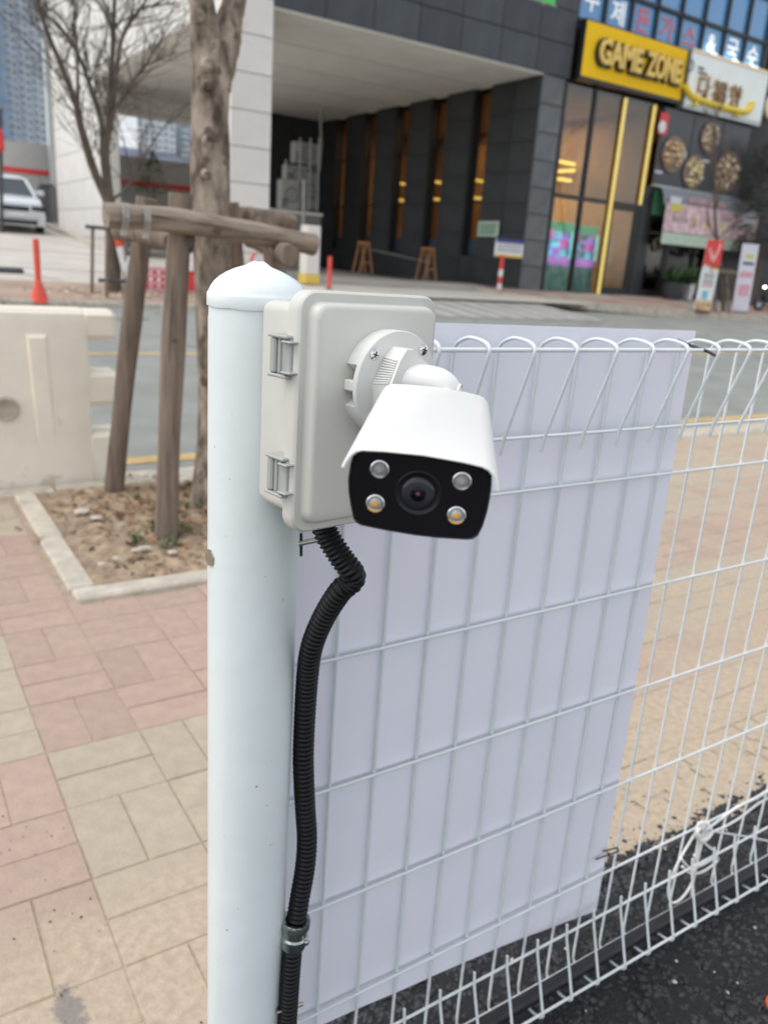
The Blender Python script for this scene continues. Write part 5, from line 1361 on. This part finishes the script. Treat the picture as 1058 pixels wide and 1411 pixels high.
# right hand dark building and evergreen
nb_=thing('neighbour_building','dark building to the right of the restaurant','building',(36,24,1))
MB().box((31.2,YB+.3,.5),(46,40,14)).part('wall',M['dark_wall'],nb_)
for k in range(3): MB().box((32.2+k*3,YB+.22,9.2),(34.4+k*3,YB+.31,12)).part('window',M['glass_blue'],nb_)
c=at(1062,148,y=YB-.3); MB().lathe([(.45,0),(.45,.1),(.36,.12),(.001,.12)],c,28,ax=(0,-1,0)).part('round_sign',M['sign_cream'],nb_,40)
ev=thing('evergreen_tree','dark evergreen tree at the right edge beside the menu boards','tree',(30.3,20.2,.9))
MB().cyl((30.3,20.2,.7),(30.3,20.2,3.2),.16,.12).part('trunk',M['bark_dark'],ev)
m=MB()
for k in range(6500):
    z=random.uniform(2.7,7.2); h=(z-2.7)/4.5; r_=1.55*(math.sin(math.pi*min(1,.18+.8*h))**.7)*(1+.18*math.sin(z*5)+.14*random.gauss(0,1)); q=random.uniform(0,6.3); r_*=random.random()**.35
    p=V((30.3+r_*math.cos(q),20.2+r_*math.sin(q),z)); s=random.uniform(.10,.30); d=V((math.cos(q+random.gauss(0,.6)),math.sin(q+random.gauss(0,.6)),random.gauss(-.1,.5))).normalized(); e=d.orthogonal().normalized()*s*.11
    m.add([p-e,p+e,p+d*s],[(0,1,2)])
m.part('crown',M['needles'],ev)
# thin bare tree with a small wooden frame before the menu boards
tt=thing('thin_tree','thin bare young tree between the two standing banners','tree',at(995,431,y=18.0))
m=MB(); limb(m,[at(996,431,y=18.0),at(994,380,y=18.0),at(986,320,y=18),at(984,250,y=18.0),at(986,180,y=18.05)],.07,.03,9); m.part('trunk',M['bark_dark'],tt,60)
m=MB()
for (u,v) in ((986,330),(984,290),(984,250),(985,215),(986,185),(985,270)):
    for s in (-1,1): twigs(m,at(u,v,y=18),V((s*random.uniform(.3,.8),random.gauss(0,.4),1)),1.0,.022,2,.6,.25)
m.part('branches',M['bark_dark'],tt)
tf=thing('tree_support','small dark wooden frame round the thin young tree','tree support',at(1000,432,y=17.8))
for u,y in ((985,17.6),(1003,17.6),(980,18.4),(1010,18.3)): MB().tube([at(u,434,y=y),at(u-2,371,y=y)],.045,7).part('stake',M['log'],tf,50)
MB().tube([at(978,373,y=17.6),at(1014,376,y=17.6)],.045,7).part('crossbar',M['log'],tf,50)

# ------------------------------------------------------------------ bare tree beyond the road on the left
YT=17.3
bt=thing('bare_tree','bare multi stemmed tree on the far sidewalk at left','tree',at(155,403,y=YT))
def stem(seq,r0,r1,name='limb'):
    m=MB(); P=[at(u,v,y=YT+dy) for u,v,dy in seq]; limb(m,P,r0,r1,10,.05,6); m.part(name,M['bark_dark'],bt,60); return P
stem([(158,403,0),(156,340,0),(152,290,0),(149,268,0)],.155,.115,'trunk')
L1=stem([(148,275,0),(130,235,0),(112,175,-.1),(104,140,-.2),(85,90,-.3),(62,35,-.4),(48,-20,-.5)],.095,.030)
L2=stem([(151,270,0),(146,215,0),(150,175,0),(153,120,.1),(156,60,.2),(158,5,.2),(160,-30,.2)],.085,.030)
L3=stem([(150,268,0),(143,225,.2),(140,170,.3),(125,120,.4),(108,75,.5),(88,45,.6),(55,10,.7)],.070,.022)
L4=stem([(153,180,0),(163,80,-.2),(172,45,-.2),(195,10,-.3),(215,-20,-.3)],.05,.02)
L5=stem([(155,275,0),(172,262,.2),(186,240,.3),(197,225,.3),(203,205,.3)],.035,.012)
L6=stem([(146,215,0),(160,150,-.2),(185,110,-.3),(205,85,-.3)],.035,.014)
L7=stem([(108,145,-.2),(107,80,-.3),(104,30,-.4),(102,-10,-.4)],.035,.015)
m=MB()
for P,n in ((L1,5),(L2,5),(L3,5),(L4,5),(L5,3),(L6,4),(L7,4)):
    for p,q in zip(P[1:],P[2:]):
        for k in range(n+1):
            t=random.random(); o=p.lerp(q,t); d=(q-p).normalized()+V((random.gauss(0,.8),random.gauss(0,.6),random.gauss(.15,.4)))
            twigs(m,o,d,random.uniform(.5,1.2),random.uniform(.008,.019),random.choice((2,2,3)),.7,.12)
m.part('branches',M['bark_dark'],bt)
bs=thing('tree_support','low thin metal frame round the far multi stemmed tree','tree support',at(140,408,y=16.6))
for (u,v0,v1,y) in ((127,403,315,17.0),(147,412,318,16.4),(172,405,316,17.0)): MB().tube([at(u,v0,y=y),at(u+1,v1,y=y)],.035,7).part('stake',M['log'],bs,50)
MB().tube([at(118,312,y=16.6),at(180,318,y=16.6)],.035,6).part('crossbar',M['print_dark'],bs,50)
MB().tube([at(136,386,y=16.5),at(178,388,y=16.5)],.04,6).part('crossbar',M['print_dark'],bs,50)
leafquads(160,lambda:(random.gauss(4.2,.8),random.gauss(17.0,.4)),(.03,.07),M['food_orange'],'fallen_leaves',lambda x,y:.574+.08*(y-15.8))
